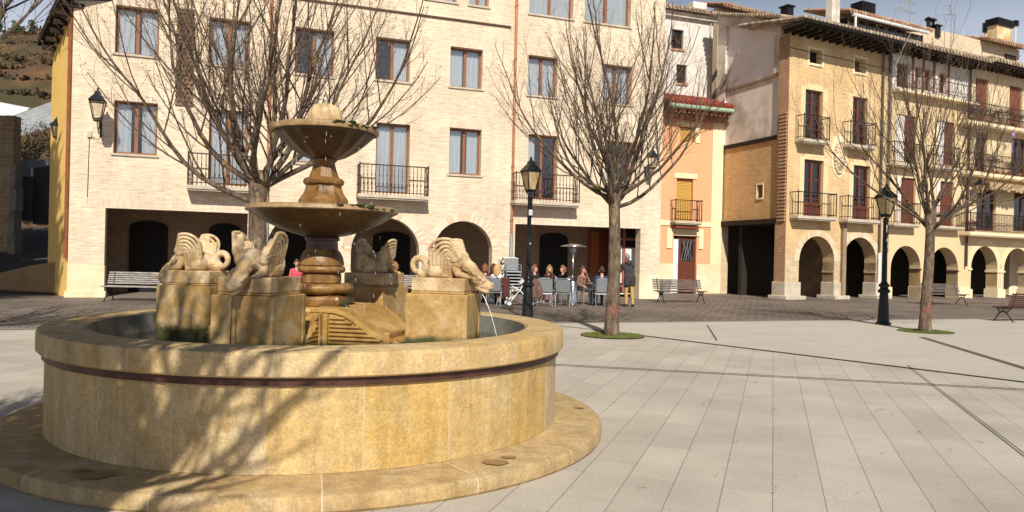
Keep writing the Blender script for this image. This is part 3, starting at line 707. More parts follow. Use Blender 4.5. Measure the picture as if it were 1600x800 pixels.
m.box(door[0]-.4, door[1]+.35, -.06, -.003, door[3]+.02, door[3]+.35); m.box(door[0]-.4, door[0]-.1, -.055, -.004, door[3]-.6, door[3]+.017); m.box(door[1]+.1, door[1]+.35, -.055, -.004, door[3]-.6, door[3]+.017)
m.box(bd[0]-.15, bd[1]+.2, -.04, -.003, bd[3]+.01, bd[3]+.25); m.box(b2[1]+.03, b2[1]+.25, -.04, -.003, b2[2], b2[3]); m.box(b2[0]-.2, b2[1]+.25, -.042, -.003, b2[3]+.003, b2[3]+.2)
m.build_each('plaster_trim', M['cream_plaster'], B)
d = MB(); d.box(door[0]+.42, door[1]-.05, .12, .17, .05, door[3]-.05); d.box(door[0]+.30, door[0]+.41, .1, .18, 0, door[3]); d.box(door[1]-.045, door[1], .1, .18, 0, door[3])
dd_ = d.build('front_door', M['dark_wood'], B)
d = MB()
for k in range(3):
    for c_ in (0, 1):
        xa = door[0]+.47+c_*(door[1]-door[0]-.6)/2; d.box(xa, xa+(door[1]-door[0]-.75)/2, .10, .119, .2+k*.42, .5+k*.42)
d.build('door_panel', M['dark_wood'], dd_)
d = MB(); xa = door[0]+.5; xb = door[1]-.12
d.box(xa, xb, .105, .118, 1.55, door[3]-.2); d.build('pane', M['black'], dd_)
d = MB()
for k in range(7): t = k/6; d.tube([(xa+(xb-xa)*t, .09, 1.55), (xa+(xb-xa)*((t*1.7+.3) % 1), .09, door[3]-.2)], .009, 4)
d.build('door_grille', M['grey_metal'], dd_)
d = MB(); d.box(door[0]+.0, door[0]+.295, .05, .34, .02, door[3]-.15); d.build('side_light', nmat('pale_blue_door', (.62, .72, .74), (.5, .6, .62), 2), B)
d = MB(); d.sphere((door[0]+.55, .09, 1.0), .035); d.build('handle', M['steel'], dd_)
for (x0, x1, z0, z1) in (bd, b2):
    d = MB(); n = int((z1-z0)/.07)
    for i in range(n): d.box(x0+.02, x1-.02, .13, .16, z0+i*.07, z0+i*.07+.055)
    d.build('roller_shutter', plain('amber_shutter', (.62, .36, .08), .6), B)
P_ = -.5; x0 = PB.u(1055, 347, P_); x1 = PB.u(1098, 347, P_); balcony(B, x0, x1, PB.v(1076, 346, P_), .5, 1.0, .1, step=.12, rail=M['iron'])
m = MB(); m.box(x0+.1, x1-.1, -.45, -.003, PB.v(1076, 349, P_)-.22, PB.v(1076, 349, P_)-.16); m.build('awning_shade', M['tile_red'], B)
def tiled_roof(parent, x0, x1, y0, z0, y1, z1, mat, name='roof', step=.22, rad=.085, gutter=None, under=None):
    """barrel tile roof: from eave (y0,z0) up to ridge (y1,z1)"""
    rs = random.Random(int(x0*100+z0)); m = MB(); m.prism([(y0, z0), (y1, z1), (y1, z1-.08), (y0, z0-.08)], x0, x1, Matrix(((0, 1, 0, 0), (1, 0, 0, 0), (0, 0, 1, 0), (0, 0, 0, 1))))
    n = int((x1-x0)/step); ln = math.hypot(y1-y0, z1-z0); k = max(2, int(ln/.4))
    for i in range(n+1):
        x = x0+i*(x1-x0)/n
        for j in range(k):
            t0, t1 = j/k, min(1, (j+1.12)/k); dz = rs.uniform(0, .02); jx = rs.uniform(-.012, .012)
            m.tube([(x+jx, y0+(y1-y0)*t0-(.06 if j == 0 else 0), z0+(z1-z0)*t0+.03+dz), (x+jx, y0+(y1-y0)*t1, z0+(z1-z0)*t1+.01)], [rad, rad*.85], 8)
    return m.build(name, mat, parent)
tiled_roof(B, -.1, LB-.02, -.75, zG+.32, 1.6, zG+1.15, M['tile_red'])
m = MB(); m.tube([(-.1, -.82, zG+.12), (LB-.05, -.82, zG+.12)], .1, 8); m.build('gutter', M['green_gutter'], B)
m = MB(); m.box(0, LB-.05, -.72, -.003, zG-.02, zG+.2); m.box(0, LB-.05, -.4, -.003, zG-.35, zG-.023)
for i in range(14): m.box(i*LB/14, i*LB/14+.1, -.7, -.003, zG-.15, zG-.025)
m.build('eave', nmat('brown_eave_brick', (.30, .13, .07), (.22, .09, .05), 5), B)
m = MB(); m.box(0, LB, .355, 1.2, -.1, zG); m.build('shade_core', M['room_shade'], B)
# planter by the door
t = thing('flower_pot', 'dark round planter standing by the red door behind the bench', 'planter', tuple(PB.W(PB.u(1040, 440, -.6), -.6)))
m = MB(); m.lathe([(.2, 0), (.26, .5), (.28, .5), (.28, .62), (.24, .62), (.22, .5)], 14); m.build('pot', M['grey_metal'], t); m = MB(); m.lathe([(.23, .52), (.0, .53)], 12, cap=False); m.build('earth', M['soil'], t)

# ================================================================== BUILDING Wh : tall whitish house behind
PH = Plane(*(PB.W(-.6, 1.9).xy), 69.6)
Hh = thing('white_house', 'tall weathered white house behind the peach house with two small windows', 'building', (PH.o.x, PH.o.y, 0), PH.rot)
x1 = PH.u(1113, 100); zt = PH.v(1075, 22)
ws = [box_px(PH, 1049, 1068, 46, 76), box_px(PH, 1057, 1073, 101, 130)]
wall_obj('front_wall', rect(-.2, x1, 0, zt), [rect(*q_) for q_ in ws], 0, .35, M['white_plaster'], Hh)
for q_ in ws: window(Hh, *q_, y=.15, kind='dark', frame=M['eave_wood'], fw=.05, bars=2, sill=False); m = MB(); m.box(q_[0]-.05, q_[1]+.05, -.06, .1, q_[2]-.12, q_[2]-.003); m.build('sill', M['tile'], Hh)
m = MB(); m.box(-.2, x1+1.5, -.2, -.003, zt-.25, zt); m.build('cornice', M['old_plaster'], Hh)
tiled_roof(Hh, -.3, x1+.3, -.45, zt+.08, 3, zt+1.0, M['tile_old'])
m = MB(); m.box(-.1, x1-.1, .8, 4, .1, zt-.05); m.build('shade_core', M['room_shade'], Hh)
m = MB(); x0 = PH.u(1108, 100); m.tube([(x0, -.07, zG), (x0, -.07, zt-.3)], .035, 6); m.build('downpipe', M['grey_metal'], Hh)
m = MB(); x0 = PH.u(1096, 4, 1.5); m.box(x0-.5, x0+.35, 1.5, 2.3, zt, zt+1.3); m.build('chimney', M['old_plaster'], Hh, bevel=.02)
# ================================================================== BUILDING T : brick tower house on arches (right)
PT = Plane(11.81, 33.2, 62.3)
T = thing('arcaded_house', 'tall golden brick house on two stone arches with an oval carved shield', 'building', (PT.o.x, PT.o.y, 0), PT.rot)
LT = PT.u(1381, 400); zT = PT.v(1300, 68)+.1; TT = .62
def bx(P, xl, xr, yt, yb): return box_px(P, xl, xr, yt, yb)
smalls = [bx(PT, 1265, 1285, 78, 100), bx(PT, 1335.5, 1353.5, 92, 114)]
doors = [bx(PT, 1258, 1285, 141, 221), bx(PT, 1332, 1355, 152, 230), bx(PT, 1256, 1286, 250, 340), bx(PT, 1333, 1359, 259, 345)]
arT = []
for (xl, xr, yt) in ((1248.5, 1303.5, 369), (1317, 1369, 371)):
    arT.append((PT.u(xl, 400), PT.u(xr, 400), PT.v((xl+xr)/2, yt)))
holesT = [rect(*q_) for q_ in smalls+doors]+[arch(a, b, -.2, z) for a, b, z in arT]
zst = PT.v(1260, 440)
wall_obj('front_wall', rect(0, LT, -.25, zT), holesT, 0, TT, M['tower_brick'], T)
# jambs in rubble, plinths, arch ring in plaster
m = MB()
for (a, b, z) in arT:
    m.box(b-.0, b+.004, .01, TT-.01, .7, z-(b-a)/2-.02)
    m.box(b-.05, b+.003, -.0, TT, z-(b-a)/2-.5, z-(b-a)/2-.38)
m2 = MB()
for (a, b) in ((0, arT[0][0]), (arT[0][1], arT[1][0]), (arT[1][1], LT)):
    m2.box(a-.08 if a == 0 else a-.06, b+.06, -.09, TT+.05, 0, .75); m2.box(a-.2, b+.2, -.28, TT+.15, -.02, .16)
for (a, b, z) in arT:
    m3 = MB(); r = (b-a)/2; c = (a+b)/2; zs = z-r; n = 13
    for i in range(n):
        a0 = math.pi*(i+.02)/n; a1 = math.pi*(i+.98)/n; q2 = r+.30
        poly = [(c+(r+.003)*math.cos(a0), zs+(r+.003)*math.sin(a0)), (c+q2*math.cos(a0), zs+q2*math.sin(a0)), (c+q2*math.cos(a1), zs+q2*math.sin(a1)), (c+(r+.003)*math.cos(a1), zs+(r+.003)*math.sin(a1))]
        m3.prism(poly, -.012, .05)
    m3.build('arch_ring', M['tower_stone'], T)
m.build_each('rubble_jamb', M['rubble'], T); m2.build_each('stone_plinth', M['sill_stone'], T, bevel=.03)
m = MB()
for (a, b) in ((.02, arT[0][0]-.02), (arT[0][1]+.02, arT[1][0]-.02)): m.box(a, b, -.006, .05, .76, 1.9)
m.build_each('stone_facing', brickmat('worn_block_facing', (.62, .50, .33), (.56, .43, .27), (.5, .4, .26), .5, .3, .014, (.3, .7), (.66, .52, .30), .9, .6), T)
for q_ in smalls:
    m = MB(); m.box(q_[0]-.12, q_[0]-.002, -.012, .3, q_[2]-.12, q_[3]+.12); m.box(q_[1]+.002, q_[1]+.10, -.012, .3, q_[2]-.12, q_[3]+.12); m.box(q_[0]-.001, q_[1]+.001, -.012, .3, q_[3]+.002, q_[3]+.1); m.box(q_[0]-.001, q_[1]+.001, -.05, .3, q_[2]-.1, q_[2]-.002)
    m.box(q_[1]-.012, q_[1]-.001, -.006, .38, q_[2], q_[3])
    m.build('window_surround', M['cream_plaster'], T)
    window(T, *q_, y=.4, kind='dark', frame=M['dark_wood'], fw=.06, sill=False)
    m = MB(); m.tube([(q_[0], -.05, q_[2]+.25), (q_[1], -.05, q_[2]+.25)], .012, 4); m.tube([(q_[1], -.05, q_[2]+.25), (q_[1]-.3, -.3, q_[2]+.1)], .012, 4); m.build('window_rail', M['iron'], T)
for i, q_ in enumerate(doors):
    window(T, *q_, y=.14, kind='dark' if i < 2 else 'curtain', frame=M['dark_wood'], fw=.1, bars=3 if i < 2 else 2, half=i > 1, sill=False, name='balcony_door')
    m = MB(); m.box(q_[0]-.28, q_[0]-.003, -.008, .02, q_[2], q_[3]+.12); m.box(q_[1]+.003, q_[1]+.3, -.008, .02, q_[2], q_[3]+.12); m.box(q_[0]-.002, q_[1]+.002, -.008, .02, q_[3]+.003, q_[3]+.25); m.build('plaster_surround', nmat('surround_plaster', (.72, .55, .33), (.68, .50, .28), 1.5), T)
for (xl, xr, yt) in ((1256, 1298, 219), (1329, 1369, 227.5), (1247, 1308.5, 339), (1325, 1376, 344)):
    P_ = -.5; x0 = PT.u(xl, yt, P_); x1 = PT.u(xr, yt, P_); balcony(T, x0, x1, PT.v((xl+xr)/2, yt-1, P_), .5, 1.02, .13, step=.14)
# oval carved shield in a white field
c = PT.uv(1311, 243); m = MB(); w2 = .52; h2 = 1.0
m.prism([(c[0]+w2*math.cos(a)*(1.0 if abs(math.sin(a)) < .8 else .8), c[1]+h2*math.sin(a)) for a in [2*math.pi*i/28 for i in range(28)]], -.03, .01)
m.build('shield_field', M['cream_plaster'], T)
m = MB(); rs = random.Random(4); m.prism([(c[0]-.02+.36*math.cos(a), c[1]-.08+.76*math.sin(a)) for a in [2*math.pi*i/28 for i in range(28)]], -.07, -.031)
for i in range(26):
    a = 2*math.pi*i/26; m.sphere((c[0]-.02+.33*math.cos(a), -.08, c[1]-.08+.70*math.sin(a)), .065, 7, 5, (1, .8, 1.2))
for i in range(36):
    a = rs.uniform(0, 6.28); r = rs.uniform(0, .8); p = (c[0]-.02+.27*r*math.cos(a), -.075, c[1]-.08+.58*r*math.sin(a)); m.sphere(p, rs.uniform(.03, .065), 7, 5, (1, .9, 1.3))
m.build('carved_shield', M['tower_stone'], T, smooth=True)
# quoin: stepped brick return facing left
m = MB(); m.box(-.002, .56, .003, .006, -.1, zT)
PTs = .57
m = MB(); m.box(-.012, -.001, .0, PTs, 0, zT-.1); m.build('brick_return', M['red_brick'], T)
m = MB(); zq = PT.v(1220, 165); zq0 = PT.v(1220, 345); n = int((zq-zq0)/.155)
for i in range(n): z = zq0+i*.155; m.box(-.075, -.013, .05, PTs-.1, z, z+.085)
m.build('toothed_brick', M['red_brick'], T)
# eave
m = MB(); ov = 1.15
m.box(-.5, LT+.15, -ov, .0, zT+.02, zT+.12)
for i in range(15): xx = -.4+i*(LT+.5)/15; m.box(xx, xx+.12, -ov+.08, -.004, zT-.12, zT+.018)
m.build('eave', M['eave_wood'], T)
m = MB(); m.tube([(-.5, -ov-.08, zT+.16), (LT+.1, -ov-.08, zT+.12)], .08, 8); m.build('gutter', M['iron'], T)
tiled_roof(T, -.45, LT+.1, -ov-.02, zT+.24, 2.6, zT+.85, M['tile_old'])
m = MB(); m.box(0.5, LT, TT+.01, 1.0, 3.3, zT); m.box(.6, LT, 3.2, 3.4, 0, 3.3); m.box(.6, LT, TT+.01, 3.2, 3.25, 3.3); m.box(LT-.05, LT, TT, 3.2, 0, 3.25); m.build('shade_core', M['room_shade'], T)
for (xl, xr, yt) in ((1262, 1284, 385), (1331, 1352, 388)):
    d = MB(); xa = PT.u(xl, 400, 3.2); xb = PT.u(xr, 400, 3.2); d.box(xa, xb, 3.1, 3.19, 0, 2.5); d.build('arcade_door', M['dark_wood'], T)
m = MB(); m.box(PT.u(1273, 400, 2.6), PT.u(1290, 400, 2.6), 2.6, 2.65, .9, 2.9); m.build('inner_plaster', M['yellow_jamb'], T)
m = MB(); _, zw = PT.uv(1230, 74); m.tube([(0, -.03, PT.v(1228, 73)), (2, -.03, PT.v(1275, 83)-.02), (LT, -.03, PT.v(1381, 107))], .012, 4); m.build('cable', M['iron'], T)
for px, wd in ((1374.5, .05), (1385, .055)):
    x = PT.u(px, 250); m = MB(); zc = PT.v(px, 395); m.tube([(x, -.1, zc), (x, -.1, zT+.05), (x, -ov*.8, zT+.2)], wd, 8); m.build('downpipe', M['pipe'], T)
    m = MB(); m.tube([(x, -.1, .05), (x, -.1, zc-.01)], wd*1.6, 8); m.build('downpipe', M['white_metal'], T)
m = MB(); x = PT.u(1382, 60); pts = [(x-.9+t*1.1, -ov-.1-.1*math.sin(t*3), zT+.1-1.2*(1-t)**2+.6*t) for t in [i/8 for i in range(9)]]; m.tube(pts, .014, 5); m.build('cable_loop', M['grey_metal'], T)

# ---- side wall W running back from the tower
WA = Plane(PT.W(.10, .57).x, PT.W(.10, .57).y, -20.3)   # x runs back to the left
Wt = thing('side_house', 'old side house wall with patched plaster above brick over a dark open passage', 'building', (WA.o.x, WA.o.y, 0), WA.rot)
def WU(px, py): return WA.uv(px, py)
LW = WA.u(1124, 300)
wt0 = WA.v(1213, 37); wt1 = WA.v(1124, 24)
zb0 = WA.v(1212, 216); zb1 = WA.v(1124, 236); zo0 = WA.v(1210, 341); zo1 = WA.v(1121, 347)
zb = (zb0+zb1)/2; zo = (zo0+zo1)/2
sgn = -1  # local y of this plane points left/outward or inward?
testp = WA.W(0, 1, 0); inward = 1 if testp.x > WA.o.x else -1
def wbox(m, x0, x1, a, b, z0, z1): m.box(x0, x1, a*inward, b*inward, z0, z1)
qw = (WA.u(1192, 290), WA.u(1183, 290), WA.v(1188, 309), WA.v(1188, 289))
qw = (min(qw[:2]), max(qw[:2]), qw[2], qw[3])
m = MB(); vs, fs = holed([(0, zo), (LW+.3, zo), (LW+.3, zb), (0, zb)], [rect(*qw)], 0, .4)
m.add([(x, y*inward, z) for x, y, z in vs], fs); m.build('brick_wall', M['side_brick'], Wt)
m = MB(); wbox(m, qw[0]-.06, qw[0]-.002, -.02, .2, qw[2]-.08, qw[3]+.08); wbox(m, qw[1]+.002, qw[1]+.06, -.02, .2, qw[2]-.08, qw[3]+.08); wbox(m, qw[0], qw[1], -.02, .2, qw[3]+.002, qw[3]+.08); wbox(m, qw[0], qw[1], -.04, .2, qw[2]-.08, qw[2]-.002); m.build('window_surround', M['cream_plaster'], Wt)
m = MB(); wbox(m, 0, LW+.3, -.07, .3, zb-.02, zb+.16); wbox(m, 0, LW+.3, -.12, .3, zo-.22, zo); m.build_each('timber_beam', M['eave_wood'], Wt)
zmid0, zmid1 = WA.v(1212, 117), WA.v(1124, 147); zm = (zmid0+zmid1)/2
m = MB(); wbox(m, 0, LW+.3, 0.02, .4, zb+.16, zm-.05); m.build('old_plaster_wall', M['old_plaster'], Wt)
m = MB(); wbox(m, 0, LW+.3, -.05, .4, zm-.05, zm+.06); m.build('ledge', nmat('ledge_brown', (.33, .22, .13), (.25, .16, .1), 4), Wt)
m = MB(); m.prism([(0, zm+.06), (LW+.3, zm+.06), (LW+.3, wt1-.3), (0, wt0-.3)], .03*inward, .4*inward); m.build('panel_wall', M['pink_panel'], Wt)
m = MB(); m.prism([(-.05, wt0-.55), (LW+.3, wt1-.5), (LW+.3, wt1), (-.05, wt0)], -.12*inward, .4*inward); wbox(m, 0, .45, -.05, .03, zm+.1, wt0-.56); wbox(m, LW-.35, LW+.3, -.08, .03, zb+.2, wt1-.51); m.build('plaster_band', M['old_plaster'], Wt)
m = MB(); wbox(m, LW-.25, LW+.3, -.04, .4, -.1, zo-.23); m.build('rubble_corner', M['tower_stone'], Wt)
m = MB(); wbox(m, -.3, LW+2, 3.4, 3.6, 0, zo); wbox(m, LW+.8, LW+1, 0.5, 3.4, 0, zo); wbox(m, 0, LW+.8, .2, 3.4, zo-.1, zo-.01); m.build('passage_wall', nmat('passage_render', (.30, .22, .14), (.2, .14, .09), 1.5, .9, 0, .5, 8), Wt)
m = MB(); xa = WA.u(1150, 400); wbox(m, xa-.1, xa+1.0, 2.9, 3.3, 0, 2.4); m.build('passage_door', M['dark_wood'], Wt)
m = MB(); n = 26
m.prism([(-.3, wt0+.0), (LW+.6, wt1+.0), (LW+.6, wt1+.08), (-.3, wt0+.08)], -.3*inward, 4*inward)
for i in range(n):
    t = i/n; x = -.3+(LW+.9)*t; z = wt0+(wt1-wt0)*t+.12; m.tube([(x, -.38*inward, z), (x+.02, .3*inward, z+.02)], [.07, .07], 7)
m.build('roof', M['tile_old'], Wt)
m = MB(); wbox(m, 0, LW, .45, 3, zo+.05, wt0-.6); m.build('shade_core', M['room_shade'], Wt)

# ---- roof structures behind the tower (pixel-measured, at their own depth)
def at_box(name, label, cat, xl, xr, yt, yb, Y, dep, mat, parent=None, bev=.02, capm=None, rot=PT.rot):
    u_ = ray((xl+xr)/2, yb).x; kd = math.sin(rot)+u_*math.cos(rot); kw = math.cos(rot)-u_*math.sin(rot)
    tot = (xr-xl)*Y/F; dep = min(dep, tot*.45/kd); a = atY(xl+kd*dep*F/Y, yb, Y); zt = atY((xl+xr)/2, yt, Y).z
    t = thing(name, label, cat, (a.x, a.y, a.z), rot); t['depth_m'] = dep
    w_ = (tot-kd*dep)/kw
    return t, w_, zt-a.z
t, w_, h = at_box('chimney', 'tall whitish square chimney rising behind the brick house eave', 'chimney', 1289, 1312, -25, 45, 36.5, .5, None)
m = MB(); dp_ = t['depth_m']; m.box(0, w_, 0, dp_, -1.6, h); m.build('shaft', nmat('whitewashed_render', (.66, .62, .54), (.5, .46, .38), 1.8, .9, 0, .5, 12, c3=(.42, .38, .3), s3=2), t, bevel=.02)
m = MB(); m.box(-.06, w_+.06, -.06, dp_+.06, h, h+.12); m.build('chimney_cap', M['sill_stone'], t)
def louvre_chimney(xl, xr, yt, yb, Y, capf, label, rust=False):
    t, w_, h = at_box('chimney', label, 'chimney', xl, xr, yt, yb, Y, .7, None)
    hc = h*capf; m = MB(); dp_ = t['depth_m']; m.box(0.05, w_-.05, .05, dp_-.05, -1.6, h-hc); m.build('shaft', nmat('chimney_render', (.72, .58, .36), (.66, .50, .28), 1.5, .9, 0, .3, 12, c3=(.50, .30, .12) if rust else None, s3=1.1), t)
    m = MB(); k = 6
    for i in range(k): z = h-hc+i*hc/k; m.box(-.05, w_+.05, -.05, dp_+.05, z, z+hc/k*.62)
    m.box(.05, w_-.05, .05, dp_-.05, h-hc, h-.01); m.build('louvre_cap', M['iron'], t)
louvre_chimney(1330, 1366, 0, 36, 40, .5, 'yellow chimney with a wide black louvred cap behind the brick house roof', False)
louvre_chimney(1540, 1583, 26, 64, 47, .3, 'large yellow chimney with rust streak and black cap at the right', True)
louvre_chimney(1536, 1547, 34, 62, 49, .55, 'small dark capped chimney left of the large rusty one')
louvre_chimney(1584, 1590, 31, 60, 49, .3, 'narrow yellow chimney right of the large rusty one')
t, w_, h = at_box('chimney_pots', 'cluster of three metal flue pipes with cowls on the tiled roof', 'chimney', 1438, 1460, 24, 46, 44, .5, None); m = MB(); 
for i in range(3): x = w_*(i+.5)/3; m.tube([(x, .1*(i % 2), -.5), (x, .1*(i % 2), h*.7)], .09, 8); m.lathe([(.2, h*.72), (.22, h*.76), (.0, h*.95)], 10, x, .1*(i % 2)); m.tube([(x-.1, .1*(i%2), h*.6), (x-.1, .1*(i%2), h*.8)], .015, 4)
m.build('flues', M['iron'], t)
t, w_, h = at_box('roof_vent', 'low black roof vent on the ridge between the flues and the aerial', 'roof vent', 1458, 1470, 38, 46, 44, .5, None); m = MB(); m.box(0, w_, 0, .5, -.4, h*.8); m.box(-.08, w_+.08, -.08, .6, h*.8, h); m.build('vent_box', M['iron'], t)
t, w_, h = at_box('roof_vent', 'low black roof vent on the far ridge above the white house', 'roof vent', 1223, 1240, 7, 17, 42, .5, None); m = MB(); m.box(0, w_, 0, .5, -.5, h*.8); m.box(-.08, w_+.08, -.08, .6, h*.8, h); m.build('vent_box', M['iron'], t)
def aerial(px, yb, yt, Y, arms, label):
    p = atY(px, yb, Y); h = atY(px, yt, Y).z-p.z; t = thing('tv_aerial', label, 'aerial', tuple(p), PT.rot)
    m = MB(); m.tube([(0, 0, -1), (0, 0, h)], .025, 5); m.build('mast', M['grey_metal'], t)
    for (f, l, n, tilt) in arms:
        m = MB(); z = h*f; m.tube([(-l, 0, z+tilt), (l*.25, 0, z)], .015, 4)
        for i in range(n): x = -l+l*1.2*i/max(1, n-1); zz = z+tilt*(1-i/max(1, n-1)); m.tube([(x, -.22, zz), (x, .22, zz)], .01, 4); m.tube([(x, 0, zz-.1), (x, 0, zz+.1)], .01, 4)
        m.build('aerial_arm', M['grey_metal'], t)
aerial(1421, 42, -8, 43, ((.72, 1.2, 12, .25), (.42, 1.1, 12, .15)), 'tall television aerial with two long comb arms above the grey roof gutter')
aerial(1486, 46, -20, 44, ((.35, .5, 3, -.05), (.55, .3, 2, 0)), 'thin aerial mast right of the metal flues')
aerial(1266, 20, -20, 42, ((.9, .3, 2, 0),), 'bare thin mast left of the tall white chimney')
aerial(1208, 14, -20, 42, ((.9, .3, 2, 0),), 'bare thin mast above the whitish house ridge')
# rear ridge roof behind W and T
PR = Plane(atY(1128, 22, 42).x, 42, 62.3)
rr_ = thing('rear_roof', 'long reddish tiled roof ridge behind the white house', 'roof', (PR.o.x, PR.o.y, 0), PR.rot)
zr = PR.v(1200, 26); LR = PR.u(1400, 60)
m = MB(); m.box(0, LR, .3, 3, 5, zr); m.build('wall', nmat('rear_render', (.66, .52, .33), (.58, .45, .28), 1.2), rr_)
tiled_roof(rr_, -.2, LR, -.3, zr, 1.6, zr+.55, M['tile'])
m = MB(); m.box(LR*.62, LR*.99, -1.7, -.1, zr-1.1, zr-.55); m.build('red_fascia', M['tile_red'], rr_)

# ================================================================== R1 : yellow house, attic with timber posts
x_1 = PT.u(1387, 400)+.05; L1 = PT.u(1514, 400)-x_1
R1 = thing('arcaded_house', 'pale yellow house on two arches with red shutters and a timber-post attic gallery', 'building', tuple(PT.W(x_1, 0, 0)), PT.rot)
P1 = Plane(PT.W(x_1, 0).x, PT.W(x_1, 0).y, 62.3)
z1t = P1.v(1450, 92); zat = P1.v(1450, 150); 
d1 = [bx(P1, 1400, 1431, 180, 253), bx(P1, 1464, 1491, 190, 257), bx(P1, 1407, 1430, 278, 349), bx(P1, 1468, 1490, 284, 353)]
at = [bx(P1, 1401, 1424, 98, 137), bx(P1, 1430, 1440, 104, 140), bx(P1, 1445, 1457, 108, 142), bx(P1, 1468, 1480, 114, 146)]
ar1 = [(P1.u(xl, 400), P1.u(xr, 400), P1.v((xl+xr)/2, yt)) for xl, xr, yt in ((1392, 1439, 384), (1452.5, 1497.5, 386.5))]
wall_obj('front_wall', rect(0, L1, -.25, zat), [rect(*q_) for q_ in d1]+[arch(a, b, -.2, z) for a, b, z in ar1], 0, .6, M['yellow_plaster'], R1)
wall_obj('attic_wall', rect(0, L1, zat+.001, z1t), [rect(q_[0], q_[1], max(q_[2], zat+.05), q_[3]) for q_ in at], 0, .4, M['white_plaster'], R1)
m = MB(); m2 = MB(); m3 = MB()
for (a, b, z) in ar1:
    zs = z-(b-a)/2; m.box(b, b+.004, .006, .594, .6, zs-.06); m2.box(b-.06, b+.06, -.02, .62, zs-.05, zs+.02)
for (a, b) in ((0, ar1[0][0]), (ar1[0][1], ar1[1][0]), (ar1[1][1], L1)): m3.box(a, b+.07, -.07, .66, 0, .55)
m.build_each('ochre_jamb', M['yellow_jamb'], R1); m2.build_each('impost', M['rust_iron'], R1); m3.build_each('plinth', M['cream_plaster'], R1, bevel=.02)
for i, q_ in enumerate(at):
    q_ = (q_[0], q_[1], max(q_[2], zat+.05), q_[3]); window(R1, *q_, y=.2, kind='dark', frame=M['dark_wood'], fw=.09, sill=False)
    m = MB(); m.box(q_[1]+.02, q_[1]+.14, -.06, .2, q_[2]-.1, z1t); m.build('timber_post', M['wood'], R1)
m = MB(); xx = at[0][0]; m.tube([(0, -.35, zat+.75), (L1, -.35, zat+.75)], .02, 4); m.tube([(0, -.35, zat+.15), (L1, -.35, zat+.15)], .012, 4)
for i in range(26): m.tube([(L1*i/25, -.35, zat), (L1*i/25, -.35, zat+.75)], .011, 4)
m.build('gallery_railing', M['iron'], R1)
m = MB(); m.box(0, L1, -.4, -.003, zat-.12, zat-.003); m.build('gallery_floor', M['cream_plaster'], R1)
for i, q_ in enumerate(d1):
    w3 = (q_[1]-q_[0])
    o_ = window(R1, *q_, y=.15, kind='dark', frame=M['dark_wood'], fw=.09, half=True, sill=False, name='balcony_door')
    m = MB(); m.box(q_[0]+(w3*.48 if i < 2 else 0), q_[1]-.01, .09, .13, q_[2]+.02, q_[3]-.02); m.build('shutter', M['dark_wood'], R1)
    m = MB()
    if i < 2: m.box(q_[0]+.02, q_[0]+w3*.46, .05, .08, q_[2]+.02, q_[3]-.02)
    else: m.box(q_[0]-.28, q_[0]-.02, -.04, -.01, q_[2], q_[3])
    m.build('white_shutter', M['white_plaster'], R1)
for (xl, xr, yt) in ((1397, 1438, 257), (1459, 1501, 262), (1397, 1439, 351), (1461, 1508, 355)):
    P_ = -.45; x0 = P1.u(xl, yt, P_); x1 = P1.u(xr, yt, P_); balcony(R1, x0, x1, P1.v((xl+xr)/2, yt-1, P_), .45, 1.0, .1, step=.12, rail=M['rust_iron'] if yt > 300 else M['iron'])
m = MB(); m.box(0.02, L1, .61, 1.0, 3.2, z1t); m.box(0, L1, 3.1, 3.3, 0, 3.2); m.box(L1-.05, L1, .61, 3.1, 0, 3.2); m.box(0, L1, .61, 3.1, 3.15, 3.2); m.build('shade_core', M['room_shade'], R1)
m = MB(); m.box(P1.u(1465, 400, 3.0), P1.u(1473, 400, 3.0), 3.04, 3.09, 1.3, 1.8); m.build('paper_notice', M['sill_stone'], R1)
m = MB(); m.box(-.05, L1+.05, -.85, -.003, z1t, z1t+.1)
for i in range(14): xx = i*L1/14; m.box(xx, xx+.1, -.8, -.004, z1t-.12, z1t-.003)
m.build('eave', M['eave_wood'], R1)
tiled_roof(R1, 0, L1, -.95, z1t+.18, 2.2, z1t+.95, M['tile_old'], step=.26, rad=.1)
m = MB(); zz = P1.v(1450, 76, 1.6); m.tube([(.3, 1.5, zz), (L1*1.05, 1.5, zz)], .1, 8); m.build('white_ledge', M['white_metal'], R1)
zg = P1.v(1445, 50, 2.2); m = MB(); m.tube([(-.1, 2.2, zg), (L1*.93, 2.2, zg)], .09, 8); m.tube([(.1, 2.2, zg-.9), (.1, 2.2, zg)], .06, 6); m.build('gutter', M['white_metal'], R1)
m = MB(); m.box(-.1, L1*.95, 2.6, 5, z1t+.5, zg-.05); m.build('penthouse', M['room_shade'], R1)
for i in range(8):
    m = MB(); xx = L1*.93*i/8; m.box(xx+.05, xx+L1*.93/8-.08, 2.55, 2.59, z1t+.6, zg-.12); m.build('penthouse_pane', M['glass'], R1)
m = MB(); 
for i in range(9): xx = L1*.93*i/8; m.box(xx-.03, xx+.03, 2.52, 2.6, z1t+.5, zg-.06)
m.build('penthouse_post', M['wood'], R1)
tiled_roof(R1, -.4, L1*.97, 2.15, zg+.12, 5, zg+.9, M['tile'])
x = P1.u(1509, 300); m = MB(); m.tube([(x, -.12, 1.6), (x, -.12, z1t)], .055, 8); m.build('downpipe', M['rust_iron'], R1)
# wall lantern on R1 (its own thing below)

